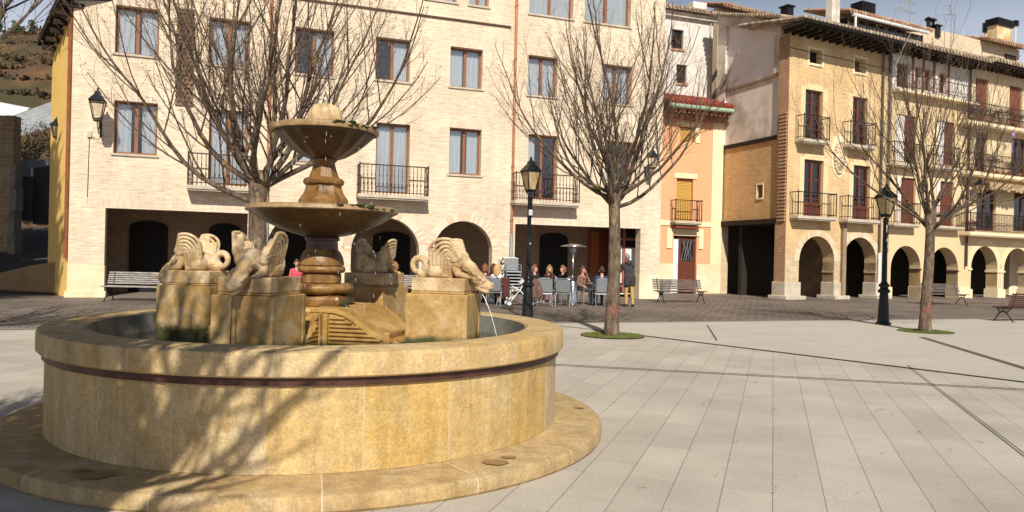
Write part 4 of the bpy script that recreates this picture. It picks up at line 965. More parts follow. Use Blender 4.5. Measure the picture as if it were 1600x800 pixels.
# ================================================================== R2 : cream house with long balconies at the right edge
x_2 = x_1+L1+.01; P2 = Plane(PT.W(x_2, 0).x, PT.W(x_2, 0).y, 62.3); L2 = P2.u(1700, 300)
R2 = thing('arcaded_house', 'cream house at the right edge with long planted balconies and a scalloped awning', 'building', tuple(PT.W(x_2, 0, 0)), PT.rot)
z2t = P2.v(1560, 112)
d2 = [bx(P2, 1524, 1544, 123, 190), bx(P2, 1577, 1597, 135, 198), bx(P2, 1524, 1542, 206, 268), bx(P2, 1580, 1604, 216, 276), bx(P2, 1526, 1556, 296, 360), bx(P2, 1584, 1614, 302, 362), bx(P2, 1636, 1656, 146, 205), bx(P2, 1640, 1662, 230, 285)]
ar2 = [(P2.u(xl, 400), P2.u(xr, 400), P2.v((xl+xr)/2, yt)) for xl, xr, yt in ((1517.5, 1559, 385), (1569, 1610, 388), (1621, 1660, 390))]
wall_obj('front_wall', rect(0, L2, -.25, z2t), [rect(*q_) for q_ in d2]+[arch(a, b, -.2, z) for a, b, z in ar2], 0, .6, M['cream2'], R2)
m = MB(); m2 = MB(); m3 = MB(); m4 = MB()
prev = 0
for (a, b, z) in ar2:
    r = (b-a)/2; zs = z-r; c = (a+b)/2; m.box(b, b+.004, .006, .594, .6, zs-.09); m2.box(prev-.05, a+.05, -.05, .64, zs-.1, zs); m3.box(prev-.05, a+.07, -.07, .66, 0, .45); prev = b
    n = 24
    for i in range(n):
        a0 = math.pi*i/n; a1 = math.pi*(i+1)/n; m4.prism([(c+(r+.0)*math.cos(a0), zs+.01+(r+.0)*math.sin(a0)), (c+(r+.34)*math.cos(a0), zs+.01+(r+.34)*math.sin(a0)), (c+(r+.34)*math.cos(a1), zs+.01+(r+.34)*math.sin(a1)), (c+r*math.cos(a1), zs+.01+r*math.sin(a1))], -.008, .02)
m2.box(prev-.05, L2, -.05, .64, zs-.1, zs); m3.box(prev-.05, L2, -.07, .66, 0, .45)
m.build_each('ochre_jamb', M['yellow_jamb'], R2); m2.build_each('impost', M['cream_plaster'], R2); m3.build_each('plinth', M['cream_plaster'], R2); m4.build('arch_ring', nmat('ring_plaster', (.76, .60, .36), (.72, .56, .33), 2), R2)
for i, q_ in enumerate(d2):
    window(R2, *q_, y=.13, kind='curtain' if i in (2, 4, 5) else 'dark', frame=M['dark_wood'], fw=.08, half=i < 2, sill=False, name='balcony_door')
    if i in (0, 1, 6): m = MB(); m.box(q_[0]+.03, q_[1]-.02, .08, .115, q_[2], q_[3]); m.build('shutter', nmat('red_brown_shutter', (.20, .065, .035), (.14, .045, .025), 4, stretch=(8, 8, 1)), R2)
for (y_, lat) in ((193, False), (272, False), (365, True)):
    P_ = -.6; x0 = P2.u(1513 if not lat else 1516, y_, P_); z = P2.v(1540, y_-2, P_)
    balcony(R2, x0, L2, z, .6, .95, .16, step=.10 if lat else .12, rail=M['iron'], ornate=not lat, mat=M['cream_plaster'])
    if lat:
        m = MB(); xx = x0
        while xx < L2-.2:
            for k in range(4): m.tube([(xx, -.56, z+.12+k*.2), (xx+.12, -.56, z+.22+k*.2), (xx, -.56, z+.32+k*.2)], .01, 4)
            m.tube([(xx, -.56, z+.5), (xx+.24, -.56, z+.5)], .012, 4); xx += .24
        m.build('lattice_railing', M['iron'], R2)
za = P2.v(1560, 290, -.9); m = MB(); n = 30
for i in range(n):
    x0 = .1+(L2-.2)*i/n; x1 = .1+(L2-.2)*(i+1)/n; zz = za-.16-.05*math.sin(i*2.1)
    m.add([(x0, -.9, za+.12), (x1, -.9, za+.12), (x1, -.9, zz), ((x0+x1)/2, -.92, zz-.1), (x0, -.9, zz)], [(0, 1, 2, 3, 4)])
m.box(.1, L2-.1, -.9, -.02, za+.123, za+.15); m.build('awning', nmat('brown_awning', (.42, .30, .17), (.34, .24, .13), 2), R2, fix=False)
m = MB(); m.box(0.02, L2, .61, 1.0, 3.2, z2t); m.box(0, L2, 3.1, 3.3, 0, 3.2); m.box(0, L2, .61, 3.1, 3.15, 3.2); m.build('shade_core', M['room_shade'], R2)
xa = P2.u(1578, 400, 2.4); m = MB(); m.box(xa, xa+1.3, 2.4, 3.05, 0, 3.1); m.build('inner_pier', M['cream_plaster'], R2)
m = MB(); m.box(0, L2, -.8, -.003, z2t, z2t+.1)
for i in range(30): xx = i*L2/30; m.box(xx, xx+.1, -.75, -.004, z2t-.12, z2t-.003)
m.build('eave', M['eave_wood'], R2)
tiled_roof(R2, 0, L2, -.9, z2t+.2, 2.4, z2t+.9, M['tile_old'], step=.26, rad=.1)
zw = P2.v(1560, 70, 4.); m = MB(); m.box(-1.3, L2, 4, 8, z2t, zw); m.build('rear_wall', nmat('rear_beige', (.62, .50, .36), (.56, .45, .32), 1), R2)
tiled_roof(R2, P2.u(1535, 66, 4.)-.2, L2, 3.4, zw-.05, 6, zw+.7, M['tile'], step=.26, rad=.1)
q_ = bx(Plane(P2.W(0, 3.9).x, P2.W(0, 3.9).y, 62.3), 1572, 1588, 86, 100); m = MB(); m.box(q_[0], q_[1], 3.9, 3.99, q_[2], q_[3]); m.build('attic_window', M['room_shade'], R2)
x = P2.u(1512, 300); m = MB(); 
# plants on the balconies
rp = random.Random(8)
for k, (px, py, hgt, lab, mat_, fl) in enumerate([
    (1522, 190, .55, 'bushy plant in a pot at the left end of the top planted balcony', 'g', None), (1536, 191, .6, 'red flowering plant before the brown shutter on the top balcony', 'g', (.45, .05, .05)), (1549, 192, .5, 'dark green plant between the two top balcony shutters', 'g', None),
    (1560, 194, .75, 'tall leafy plant with pale pink flowers on the top balcony', 'g', (.5, .25, .3)), (1574, 196, .85, 'tallest dense plant on the top balcony', 'g', None), (1590, 198, .6, 'plant hanging through the top balcony railing at the frame edge', 'g', None),
    (1546, 276, .8, 'spiky dry plant on the middle balcony', 'd', None), (1558, 277, .9, 'tall dry plant on the middle balcony beside the violet pinwheel', 'd', None), (1576, 279, .6, 'low dark plant on the middle balcony below the violet pinwheel', 'd', None), (1592, 281, .6, 'plant at the frame edge on the middle balcony', 'd', None),
    (1520, 359, .35, 'red flowering pot plant at the left end of the lowest lattice balcony', 'g', (.5, .03, .03))]):
    P_ = -.35; xx, zz = P2.uv(px, py, P_); zz = P2.v(1540, {0: 193, 1: 272, 2: 365}[0 if k < 6 else 1 if k < 10 else 2]-2, -.6)+.0
    t = thing('potted_plant', lab, 'plant', tuple(P2.W(xx, P_, zz)), 0, 'potted plants on the balconies')
    m = MB(); m.lathe([(.09, 0), (.13, .2), (.14, .22), (.11, .22), (.1, .2), (0, .19)], 10); m.build('pot', nmat('clay_pot', (.40, .17, .09), (.3, .13, .07), 5), t)
    m = MB(); m.mi = 0
    for q5 in range(9):
        a = rp.uniform(0, 6.28); e = Vector((math.cos(a)*.22, math.sin(a)*.14, hgt*rp.uniform(.6, 1))); m.tube([(0, 0, .18), e*.6+Vector((0, 0, .15)), e+Vector((0, 0, .15))], [.008, .006, .003], 3)
        m.mi = 1; leafball(m, e*.8+Vector((0, 0, .2)), .15, 26, rp, .035); m.mi = 2; leafball(m, e+Vector((0, 0, .2)), .12, 8 if fl else 1, rp, .03); m.mi = 0
    m.build('foliage', [M['dry_leaf'], nmat('plant_leaf', (.07, .075, .035) if mat_ == 'g' else (.12, .09, .05), (.10, .06, .035), 6, .8, 0, 0), plain('petal', fl or (.1, .08, .04), .8)], t, fix=False)
p = P2.W(*[(P2.u(1583, 210, -.55))], -.55, P2.v(1583, 212, -.55)) if False else P2.W(P2.u(1583, 212, -.55), -.55, P2.v(1583, 212, -.55))
t = thing('pinwheel', 'violet pinwheel on the middle balcony railing at the right edge', 'pinwheel', tuple(p), PT.rot)
m = MB()
for k in range(6):
    a = k*math.pi/3; b = a+.7; m.add([(0, 0, 0), (.17*math.cos(a), -.02, .17*math.sin(a)), (.19*math.cos(b), .03, .19*math.sin(b))], [(0, 1, 2)])
m.tube([(0, .02, -.9), (0, .02, 0)], .01, 4); m.build('vanes', plain('violet', (.42, .30, .62), .6), t, fix=False)
# ================================================================== FOUNTAIN
def stone_ring_mat(name, nseg, off=0, cols=None, jw=.009, joint=(.58, .47, .33)):
    m, nt, bs = newmat(name); bs.inputs['Roughness'].default_value = .72; bs.inputs['Specular IOR Level'].default_value = .3
    tc = N(nt, 'ShaderNodeTexCoord'); sx = N(nt, 'ShaderNodeSeparateXYZ'); L(nt, tc.outputs['Object'], sx.inputs[0])
    an = math_(nt, 'ADD', math_(nt, 'DIVIDE', math_(nt, 'ARCTAN2', sx.outputs[1], sx.outputs[0]), 2*math.pi/nseg), nseg+off)
    fl = math_(nt, 'FLOOR', an); fr = math_(nt, 'FRACT', an); wn = N(nt, 'ShaderNodeTexWhiteNoise', noise_dimensions='1D'); L(nt, fl, wn.inputs['W'])
    cols = cols or [(.55, .36, .11), (.60, .49, .33), (.57, .39, .14), (.60, .46, .26)]
    base = ramp(nt, wn.outputs[0], [(0, cols[0]), (.33, cols[1]), (.66, cols[2]), (1, cols[3])])
    v = tc.outputs['Object']
    vv = N(nt, 'ShaderNodeVectorMath', operation='ADD'); L(nt, v, vv.inputs[0]); cb = N(nt, 'ShaderNodeCombineXYZ'); L(nt, math_(nt, 'MULTIPLY', fl, 3.7), cb.inputs[2]); L(nt, cb.outputs[0], vv.inputs[1]); v = vv.outputs[0]
    st = ramp(nt, noise_(nt, v, 1.7, 6, .62, 1.2), [(.28, (.42, .24, .07)), (.45, (.55, .36, .12)), (.60, (.60, .45, .23)), (.76, (.66, .55, .38))])
    col = mixc(nt, .42, base, st)
    vs_ = N(nt, 'ShaderNodeMapping'); vs_.inputs['Scale'].default_value = (5, 5, .6); L(nt, v, vs_.inputs[0])
    col = mixc(nt, 1., col, ramp(nt, noise_(nt, vs_.outputs[0], 1.2, 6, .7), [(.3, .74), (.65, 1.14)]), 'MULTIPLY')
    col = mixc(nt, 1., col, ramp(nt, noise_(nt, v, 55, 4, .75), [(.3, .70), (.7, 1.2)]), 'MULTIPLY')
    col = mixc(nt, 1., col, ramp(nt, noise_(nt, v, 9, 6, .7), [(.3, .78), (.7, 1.1)]), 'MULTIPLY')
    col = mixc(nt, ramp(nt, noise_(nt, v, 3.3, 5, .7), [(.60, 0.), (.70, .5)]), col, (.34, .19, .06))
    d = math_(nt, 'MINIMUM', fr, math_(nt, 'SUBTRACT', 1, fr)); wob = math_(nt, 'MULTIPLY', noise_(nt, v, 14, 3), jw)
    jm = math_(nt, 'LESS_THAN', d, math_(nt, 'ADD', wob, jw*.2))
    col = mixc(nt, math_(nt, 'MULTIPLY', jm, .8), col, joint)
    L(nt, col, bs.inputs['Base Color']); bump(nt, bs, math_(nt, 'ADD', noise_(nt, v, 22, 8, .75), math_(nt, 'MULTIPLY', jm, -.6)), .8, .012); return m
def wetstone(name, c1, c2, c3, rough=.35, moss=False, sc_=3):
    m, nt, bs = newmat(name); v = coords(nt); bs.inputs['Specular IOR Level'].default_value = .5
    n1 = noise_(nt, v, sc_, 6, .62, .8)
    col = ramp(nt, n1, [(.28, c1), (.5, c2), (.72, c3)])
    col = mixc(nt, 1., col, ramp(nt, noise_(nt, v, 16, 5, .7), [(.3, .7), (.7, 1.12)]), 'MULTIPLY')
    if moss:
        sx = N(nt, 'ShaderNodeSeparateXYZ'); L(nt, v, sx.inputs[0])
        z = math_(nt, 'ADD', sx.outputs[2], math_(nt, 'MULTIPLY', noise_(nt, v, 6, 4, .7), moss[1]))
        col = mixc(nt, ramp(nt, z, [(moss[0], 1.), (moss[0]+.06, 0.)]), col, (.045, .048, .010))
    L(nt, col, bs.inputs['Base Color'])
    L(nt, ramp(nt, noise_(nt, v, 4, 4), [(.35, rough), (.65, rough+.35)]), bs.inputs['Roughness'])
    bump(nt, bs, noise_(nt, v, 26, 6, .7), .5, .008); return m
FX, FY = -1.785, 7.22
fo = thing('fountain', 'round golden stone fountain with two stacked bowls and four winged beasts', 'fountain', (FX, FY, 0))
Rr, Rb = 2.28, 2.215
zst, zrim, zw = .125, .945, .76
def prof_round(rows): return rows
m = MB(); m.ring([(Rb-.1, 0), (2.63, 0), (2.645, .02), (2.645, zst-.045), (2.63, zst-.012), (2.60, zst), (Rb-.1, zst+.006)], 144); m.build('step', stone_ring_mat('step_stone', 16, .35, [(.38, .26, .14), (.46, .35, .21), (.34, .23, .12), (.44, .33, .20)]), fo, True, autos=35)
m = MB(); m.ring([(Rb-.28, zst+.007), (Rb, zst+.007), (Rb, .715), (Rb-.28, .715)], 144); m.build('basin_wall', stone_ring_mat('basin_stone', 22, .18), fo, True, autos=35)
m = MB(); m.ring([(Rb-.05, .716), (Rb+.022, .716), (Rb+.022, .772), (Rb-.05, .772)], 144); m.build('iron_band', nmat('rusty_iron_band', (.11, .05, .035), (.06, .03, .022), 5, .5, .4, .4, 30), fo, True, autos=35)
m = MB(); m.ring([(Rr-.34, .773), (Rr-.012, .773), (Rr, .785), (Rr, .915), (Rr-.010, .936), (Rr-.032, .945), (Rr-.33, .949), (Rr-.345, .935), (Rr-.345, .773)], 144); m.build('rim', stone_ring_mat('rim_stone', 20, .05, [(.54, .36, .16), (.60, .46, .27), (.50, .33, .14), (.60, .47, .29)]), fo, True, autos=35)
m = MB(); m.ring([(Rr-.42, .2), (Rr-.346, .2), (Rr-.346, .94), (Rr-.36, .94)], 96); m.build('inner_wall', wetstone('inner_wall_stone', (.10, .10, .08), (.22, .22, .19), (.30, .28, .22), .4), fo, True, autos=35)
wm, nt, bs = newmat('basin_water'); bs.inputs['Base Color'].default_value = (.035, .035, .018, 1); bs.inputs['Roughness'].default_value = .04; bs.inputs['Specular IOR Level'].default_value = .6
bump(nt, bs, noise_(nt, coords(nt), 9, 3, .6, .5), .5, .03)
m = MB(); 
nr = 40; 
m.lathe([(0, zw), (.5, zw), (1.0, zw), (1.5, zw), (Rr-.3, zw)], 64, cap=False); m.build('water', wm, fo, True)
m = MB(); m.lathe([(0, .3), (Rr-.35, .3)], 48, cap=False); m.build('basin_floor', M['soil'], fo)
# --- pedestals with beasts
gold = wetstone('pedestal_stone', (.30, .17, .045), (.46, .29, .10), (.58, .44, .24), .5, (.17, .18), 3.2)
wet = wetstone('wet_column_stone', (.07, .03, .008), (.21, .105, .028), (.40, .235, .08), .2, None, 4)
wet_shade = wetstone('wet_shaded_bowl_stone', (.028, .014, .006), (.062, .03, .012), (.12, .062, .024), .22, None, 3.5)  # wet stone, darkened further with the shade under the bowls
rimst = wetstone('bowl_rim_stone', (.20, .12, .05), (.33, .22, .10), (.46, .34, .18), .3, None, 6)
beast = nmat('carved_beast_stone', (.66, .51, .32), (.48, .34, .18), 7, .8, 0, 1.0, 40, c3=(.38, .25, .12), s3=5, bd=.012)
# beast skin (faces +x): crouching body, drooping head, ring tail, two fluted fan wings
def beast_mesh():
    m = MB(); cp = lambda *a: capsule(m, *a)
    cp((-.13, 0, .07), (.04, 0, .10), .085, .10); cp((.04, 0, .10), (.15, 0, .135), .10, .095)
    cp((.14, 0, .14), (.24, 0, .09), .085, .062); cp((.24, 0, .09), (.315, 0, .0), .062, .05)      # neck going over the edge
    cp((.305, 0, .0), (.36, 0, -.045), .072, .056); cp((.36, 0, -.045), (.415, 0, -.068), .054, .042)          # skull, muzzle
    cp((.325, 0, -.08), (.395, 0, -.115), .040, .030)                                                   # lower jaw
    for s in (-1, 1):
        cp((.30, s*.052, .045), (.345, s*.060, .005), .026, .022); m.sphere((.372, s*.048, -.018), .021); cp((.29, s*.05, .03), (.262, s*.07, .065), .02, .008)  # brow, eye, ear
        m.sphere((.44, s*.022, -.05), .017)
        cp((.12, s*.08, .10), (.15, s*.105, .04), .05, .035); cp((.15, s*.105, .04), (.23, s*.10, .018), .032, .024)
        for t in (-1, 0, 1): cp((.225, s*.10+t*.018, .015), (.262, s*.10+t*.024, .008), .014, .011)
        cp((-.08, s*.085, .06), (-.02, s*.105, .05), .07, .05); cp((-.02, s*.105, .03), (.05, s*.11, .016), .03, .02)
    cp((-.13, 0, .06), (-.21, 0, .035), .07, .05); 
    pts = [(-.245+.068*math.cos(a), .0+.006*a, .105+.068*math.sin(a)) for a in [(-1.3+i*.42) for i in range(15)]]
    prev = (-.21, 0, .035)
    for i, p in enumerate(pts): r = .040-.0012*i; cp(prev, p, r+.001, r); prev = p
    for i in range(6): m.sphere((-.03+.04*i, 0, .175+.015*math.sin(i*.8)), .02)
    me = remesh(m, .006, 1); me.name = 'winged_beast'; return me
def wing_mesh(s):
    m = MB()
    def P(x, z, y=0): return (x*1.12-.005, s*(.098+.30*max(0, z-.03)+y), z*1.04)
    # nested hooked arches make the flutes
    for k in range(6):
        o = k*.031; pts = []
        x0 = -.085+o; top = .335-o*.85
        pts.append(P(x0, .0)); pts.append(P(x0, top-.10))
        c = .045+k*.004; rx = c-x0; 
        for i in range(1, 8):
            a = math.pi-i*math.pi*.62/7; pts.append(P(c+rx*math.cos(a), top-.10+.10*math.sin(a)*(1-.06*k)))
        pts.append(P(.15-.005*k, .175-.004*k))
        for i in range(len(pts)-1): capsule(m, pts[i], pts[i+1], .0150, .0150 if i < len(pts)-2 else .014, 8)
    for (x, z, r) in ((.12, .18, .055), (.08, .24, .05), (.13, .13, .05), (.03, .29, .035)):   # shoulder swell
        m.sphere(P(x, z, -.02), r, 12, 8, (1.15, .6, 1.1))
    for i in range(5): capsule(m, P(-.07+.035*i, .0, -.028), P(-.07+.035*i, .25, -.028), .022, .020, 8)
    me = remesh(m, .0048, 1); me.name = 'wing'; return me
bme = beast_mesh(); wl_, wr_ = wing_mesh(1), wing_mesh(-1)
for me in (bme, wl_, wr_):
    me.materials.append(beast); me.polygons.foreach_set('use_smooth', [True]*len(me.polygons))
aR = R(-11)
pedx = [(0, 1.20, 'right'), (math.pi/2, .98, 'back'), (math.pi, 1.27, 'left'), (-math.pi/2, 1.12, 'front')]
for da, rad, nm in pedx:
    a = aR+da; hz_ = 1.27-zw
    if nm == 'back': a += R(-9)
    if nm == 'front': a += R(0)
    m = MB(); h = .275
    m.box(-h, h, -h*.92, h*.92, -.15, hz_-.02); m.box(-h+.03, h-.03, -h*.92+.03, h*.92-.03, hz_-.02, hz_)
    for (x0, x1) in ((-h-.006, -h+.05), (h-.05, h+.006)):
        for (y0, y1) in ((-h*.92-.006, -h*.92+.045), (h*.92-.045, h*.92+.006)): m.box(x0, x1, y0, y1, -.15, hz_-.021)
    p = m.build('pedestal', gold, fo, bevel=.012); p.location = (rad*math.cos(a), rad*math.sin(a), zw); p.rotation_euler = (0, 0, a)
    m = MB(); m.box(-.245, .245, -.222, .222, 0.001, .12); s_ = m.build('plinth_slab', beast, p, bevel=.01); s_.location = (0, 0, hz_)
    b = bpy.data.objects.new('winged_beast', bme); C.objects.link(b); b.parent = fo
    b.location = (rad*math.cos(a), rad*math.sin(a), 1.39); b.rotation_euler = (0, 0, a)
    for wm_ in (wl_, wr_):
        w_ = bpy.data.objects.new('wing', wm_); C.objects.link(w_); w_.parent = b
# --- centre column, bowls
def lobes(k, amp): return lambda an, z, r: 1+amp*abs(math.cos(an*k/2))
m = MB(); m.box(-.115, .115, -.46, .46, .45, 1.095); m.build('base_block', wetstone('base_block_stone', (.40, .24, .06), (.55, .36, .10), (.62, .45, .2), .35, (.85, .12)), fo, bevel=.02).rotation_euler = (0, 0, aR)
m = MB(); m.box(-.30, .26, -.25, .25, 1.091, 1.2); m.build('upper_block', wet, fo, bevel=.04).rotation_euler = (0, 0, aR+.1)
def col(name, prof, mat, n=48, auto=40, mod=None, sm=True):
    m = MB(); m.lathe([(r, z if z < 2.03 else (2+(z-2)*.807 if z < 2.5715 else z-.11)) for r, z in prof], n, mod=mod); return m.build(name, mat, fo, sm, autos=auto)
def torus(r, z, h, k=7): return [(r-h+h*math.sin(math.pi*i/k)*1.0 if True else 0, z-h*math.cos(math.pi*i/k)) for i in range(k+1)]
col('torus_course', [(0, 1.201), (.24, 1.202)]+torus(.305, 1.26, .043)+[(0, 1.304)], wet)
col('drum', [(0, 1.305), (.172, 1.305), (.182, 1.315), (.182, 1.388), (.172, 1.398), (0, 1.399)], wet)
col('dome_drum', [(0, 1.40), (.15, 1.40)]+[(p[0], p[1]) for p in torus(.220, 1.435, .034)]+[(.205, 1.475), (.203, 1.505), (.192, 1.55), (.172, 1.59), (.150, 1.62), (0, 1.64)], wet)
col('lower_stem', [(0, 1.56), (.15, 1.56), (.142, 1.70), (.16, 1.705), (.16, 1.725), (.15, 1.74), (0, 1.741)], wet_shade)  # shadow of the bowl on this stem comes from the darker stone colour
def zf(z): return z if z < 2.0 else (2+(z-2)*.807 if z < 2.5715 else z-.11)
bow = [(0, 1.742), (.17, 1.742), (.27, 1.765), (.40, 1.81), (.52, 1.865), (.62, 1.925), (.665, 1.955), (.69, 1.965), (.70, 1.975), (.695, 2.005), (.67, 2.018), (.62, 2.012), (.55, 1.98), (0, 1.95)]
col('lower_bowl', bow[:8], wet_shade, 64); 
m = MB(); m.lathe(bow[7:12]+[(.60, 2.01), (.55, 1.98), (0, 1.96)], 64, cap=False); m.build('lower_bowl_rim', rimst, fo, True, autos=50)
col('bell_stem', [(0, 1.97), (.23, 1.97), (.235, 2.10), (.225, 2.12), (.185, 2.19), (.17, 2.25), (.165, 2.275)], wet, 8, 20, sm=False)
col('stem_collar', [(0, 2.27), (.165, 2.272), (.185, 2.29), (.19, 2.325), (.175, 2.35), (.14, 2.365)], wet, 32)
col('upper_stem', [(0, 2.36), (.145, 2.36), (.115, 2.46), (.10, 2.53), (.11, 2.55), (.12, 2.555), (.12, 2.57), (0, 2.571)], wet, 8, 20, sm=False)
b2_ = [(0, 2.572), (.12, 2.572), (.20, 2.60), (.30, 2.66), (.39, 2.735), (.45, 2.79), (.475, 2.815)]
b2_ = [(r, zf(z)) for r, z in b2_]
m = MB(); m.lathe(b2_, 96, mod=lambda an, z, r: 1-.07*abs(math.sin(an*7))*(1 if r < .46 else .2)); m.build('upper_bowl', wet_shade, fo, True)
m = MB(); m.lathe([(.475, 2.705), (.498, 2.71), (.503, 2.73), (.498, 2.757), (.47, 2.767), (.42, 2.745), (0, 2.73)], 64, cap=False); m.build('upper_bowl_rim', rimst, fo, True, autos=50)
m = MB(); m.lathe([(0, 2.72), (.15, 2.72), (.168, 2.82), (.160, 2.90), (.125, 2.96), (.07, 2.985), (0, 2.99)], 72, mod=lambda an, z, r: 1-.24*abs(math.sin(an*3.5+z*7))**3); m.build('finial', beast, fo, True)
m = MB(); rs = random.Random(2)
for (rr0, zz) in ((.50, 2.745), (.695, 1.995)):
    for k in range(16): a = rs.uniform(-1.2, -.2); m.sphere((rr0*math.cos(a), rr0*math.sin(a), zz+rs.uniform(-.02, .02)), rs.uniform(.012, .026), 6, 4, (1.6, 1, .5))
for k in range(10): m.sphere((.27+rs.uniform(-.02,.02), -.2+rs.uniform(-.03, .03), 1.04+rs.uniform(0, .12)), rs.uniform(.02, .04), 6, 4)
m.build('moss', nmat('wet_moss', (.05, .05, .015), (.03, .035, .01), 9, .9, 0, .8, 60), fo, True)['kind'] = 'stuff'
# carved wave-topped arms linking the centre to the pedestals, slatted sides
for k in range(4):
    a = aR+k*math.pi/2; m = MB(); XS = .24 if k % 2 == 0 else .50
    prof = [(.12, .1), (.93, .1), (.93, .83), (.88, .86), (.80, .875), (.72, .90), (.66, .93), (.60, .975), (.52, 1.03), (.44, 1.075), (.34, 1.10), (.12, 1.105)]
    W_ = .46 if k % 2 == 0 else .22
    if k % 2: prof = [(.461, .1)]+prof[1:9]+[(.461, 1.07)]
    m.prism(prof, -W_, W_)
    m.box(.80, .86, -W_-.03, W_+.03, .1, .915)
    arm_m = wetstone('arm_stone%d' % k, (.26, .13, .03), (.44, .26, .075), (.54, .38, .17), .4, (.83, .08))
    o = m.build('wave_arm', arm_m, fo, bevel=.012); o.rotation_euler = (0, 0, a)
    for s_ in (-1, 1):
        m = MB()
        for i in range(7):
            z = .80+i*.036; xe = .80-.03-max(0, (i-1))*.065
            m.box(XS+.06, max(XS+.1, xe), s_*W_, s_*(W_+.022), z, z+.020)
        m.tube([(x, s_*(W_+.0), z-.02) for x, z in prof[3:]], .022, 5); m.box(XS-.01, XS+.05, s_*W_, s_*(W_+.03), .78, 1.06)
        m.box(XS+.055, .80, s_*W_, s_*(W_+.026), .72, .79)
        m.build('carved_slats', arm_m, o)
# water: jets from two mouths, little top jet, drips
def jet(name, p0, v0, T_, r0, r1, seg=14, n=6, rnd=None):
    m = MB(); pts = []
    for i in range(seg+1):
        t = T_*i/seg; pts.append((p0[0]+v0[0]*t, p0[1]+v0[1]*t, p0[2]+v0[2]*t-4.9*t*t))
    m.tube(pts, [r0+(r1-r0)*i/seg for i in range(seg+1)], n); return m.build(name, wjm, fo, True)
wjm = M['water_white']
wjm2 = plain('thin_water', (.10, .07, .03), .1, 0, .8)
a = aR; jet('water_jet', (1.50*math.cos(a), 1.50*math.sin(a), 1.30), (.75*math.cos(a), .75*math.sin(a), -.35), .27, .004, .003)
a = aR-math.pi/2; o = jet('water_jet', (1.52*math.cos(a), 1.52*math.sin(a), 1.30), (.10*math.cos(a), .10*math.sin(a), -1.0), .22, .006, .005); o.data.materials[0] = wjm2
a = aR+math.pi; jet('water_jet', (1.50*math.cos(a), 1.50*math.sin(a), 1.30), (.7*math.cos(a), .7*math.sin(a), -.3), .27, .006, .005)
m = MB(); 
m.lathe([(.035, 2.985), (.028, 3.02), (.018, 3.06), (.006, 3.10), (0, 3.11)], 8); m.build('water_jet', glassmat('clear_water', (.9, .93, .95), .25, .05), fo, True)
m = MB(); rs = random.Random(21)
for k in range(200):
    up = rs.random() < .4; rr0 = rs.uniform(.30, .50) if up else rs.uniform(.35, .70); a = rs.uniform(0, 6.28); z = rs.uniform(2.04, 2.68) if up else rs.uniform(.85, 1.95)
    rr0 = .50 if up and rs.random() < .6 else rr0; l = rs.uniform(.003, .014); m.sphere((rr0*math.cos(a), rr0*math.sin(a), z), .0015, 4, 3, (1, 1, l*1.8/.0015))
m.build('water_drops', wjm, fo, fix=False)['kind'] = 'stuff'
# damp patches on the step
for (px, py, s_) in ((150, 741, .13), (128, 735, .07), (775, 722, .10), (795, 714, .06), (905, 637, .05)):
    p = G(px, py, zst+.009); m = MB(); rs = random.Random(int(px)); m.add([(p.x-FX+s_*math.cos(a)*rs.uniform(.8, 1.1), p.y-FY+s_*.75*math.sin(a)*rs.uniform(.8, 1.1), zst+.0095) for a in [2*math.pi*i/20 for i in range(20)]], [tuple(range(20))])
    m.build('damp_patch', wetstone('damp%d' % px, (.22, .13, .06), (.27, .16, .07), (.32, .2, .1), .3), fo)

# ================================================================== TREES (bare pollarded limes with long upswept shoots)
bark, nt, bs = newmat('bark'); v = coords(nt, (1, 1, .35)); bs.inputs['Roughness'].default_value = .9; bs.inputs['Specular IOR Level'].default_value = .15
c_ = ramp(nt, noise_(nt, v, 14, 6, .7), [(.3, (.042, .030, .022)), (.5, (.10, .074, .054)), (.7, (.18, .14, .10))])
c_ = mixc(nt, ramp(nt, noise_(nt, v, 3.5, 5, .7), [(.56, 0.), (.66, .7)]), c_, (.30, .21, .05)); L(nt, c_, bs.inputs['Base Color']); bump(nt, bs, noise_(nt, v, 30, 6, .7), .9, .02)
tbark, nt, bs = newmat('trunk_bark'); v = coords(nt, (1, 1, .4)); bs.inputs['Roughness'].default_value = .9; bs.inputs['Specular IOR Level'].default_value = .15
sx = N(nt, 'ShaderNodeSeparateXYZ'); tc = N(nt, 'ShaderNodeTexCoord'); L(nt, tc.outputs['Object'], sx.inputs[0])
c_ = ramp(nt, noise_(nt, v, 16, 6, .72), [(.32, (.05, .034, .023)), (.5, (.125, .09, .062)), (.68, (.225, .17, .12))])
c_ = mixc(nt, ramp(nt, noise_(nt, v, 5, 5, .7), [(.56, 0.), (.66, .6)]), c_, (.40, .31, .17))
c_ = mixc(nt, ramp(nt, math_(nt, 'ADD', sx.outputs[2], math_(nt, 'MULTIPLY', noise_(nt, v, 7, 4), .8)), [(.75, 0.), (.85, .38), (1.65, .38), (1.85, 0.)]), c_, (.34, .12, .09)); L(nt, c_, bs.inputs['Base Color']); bump(nt, bs, noise_(nt, v, 34, 6, .75), 1., .02)
twigm = nmat('twig_bark', (.11, .074, .05), (.055, .04, .03), 6, .85, 0, 0)
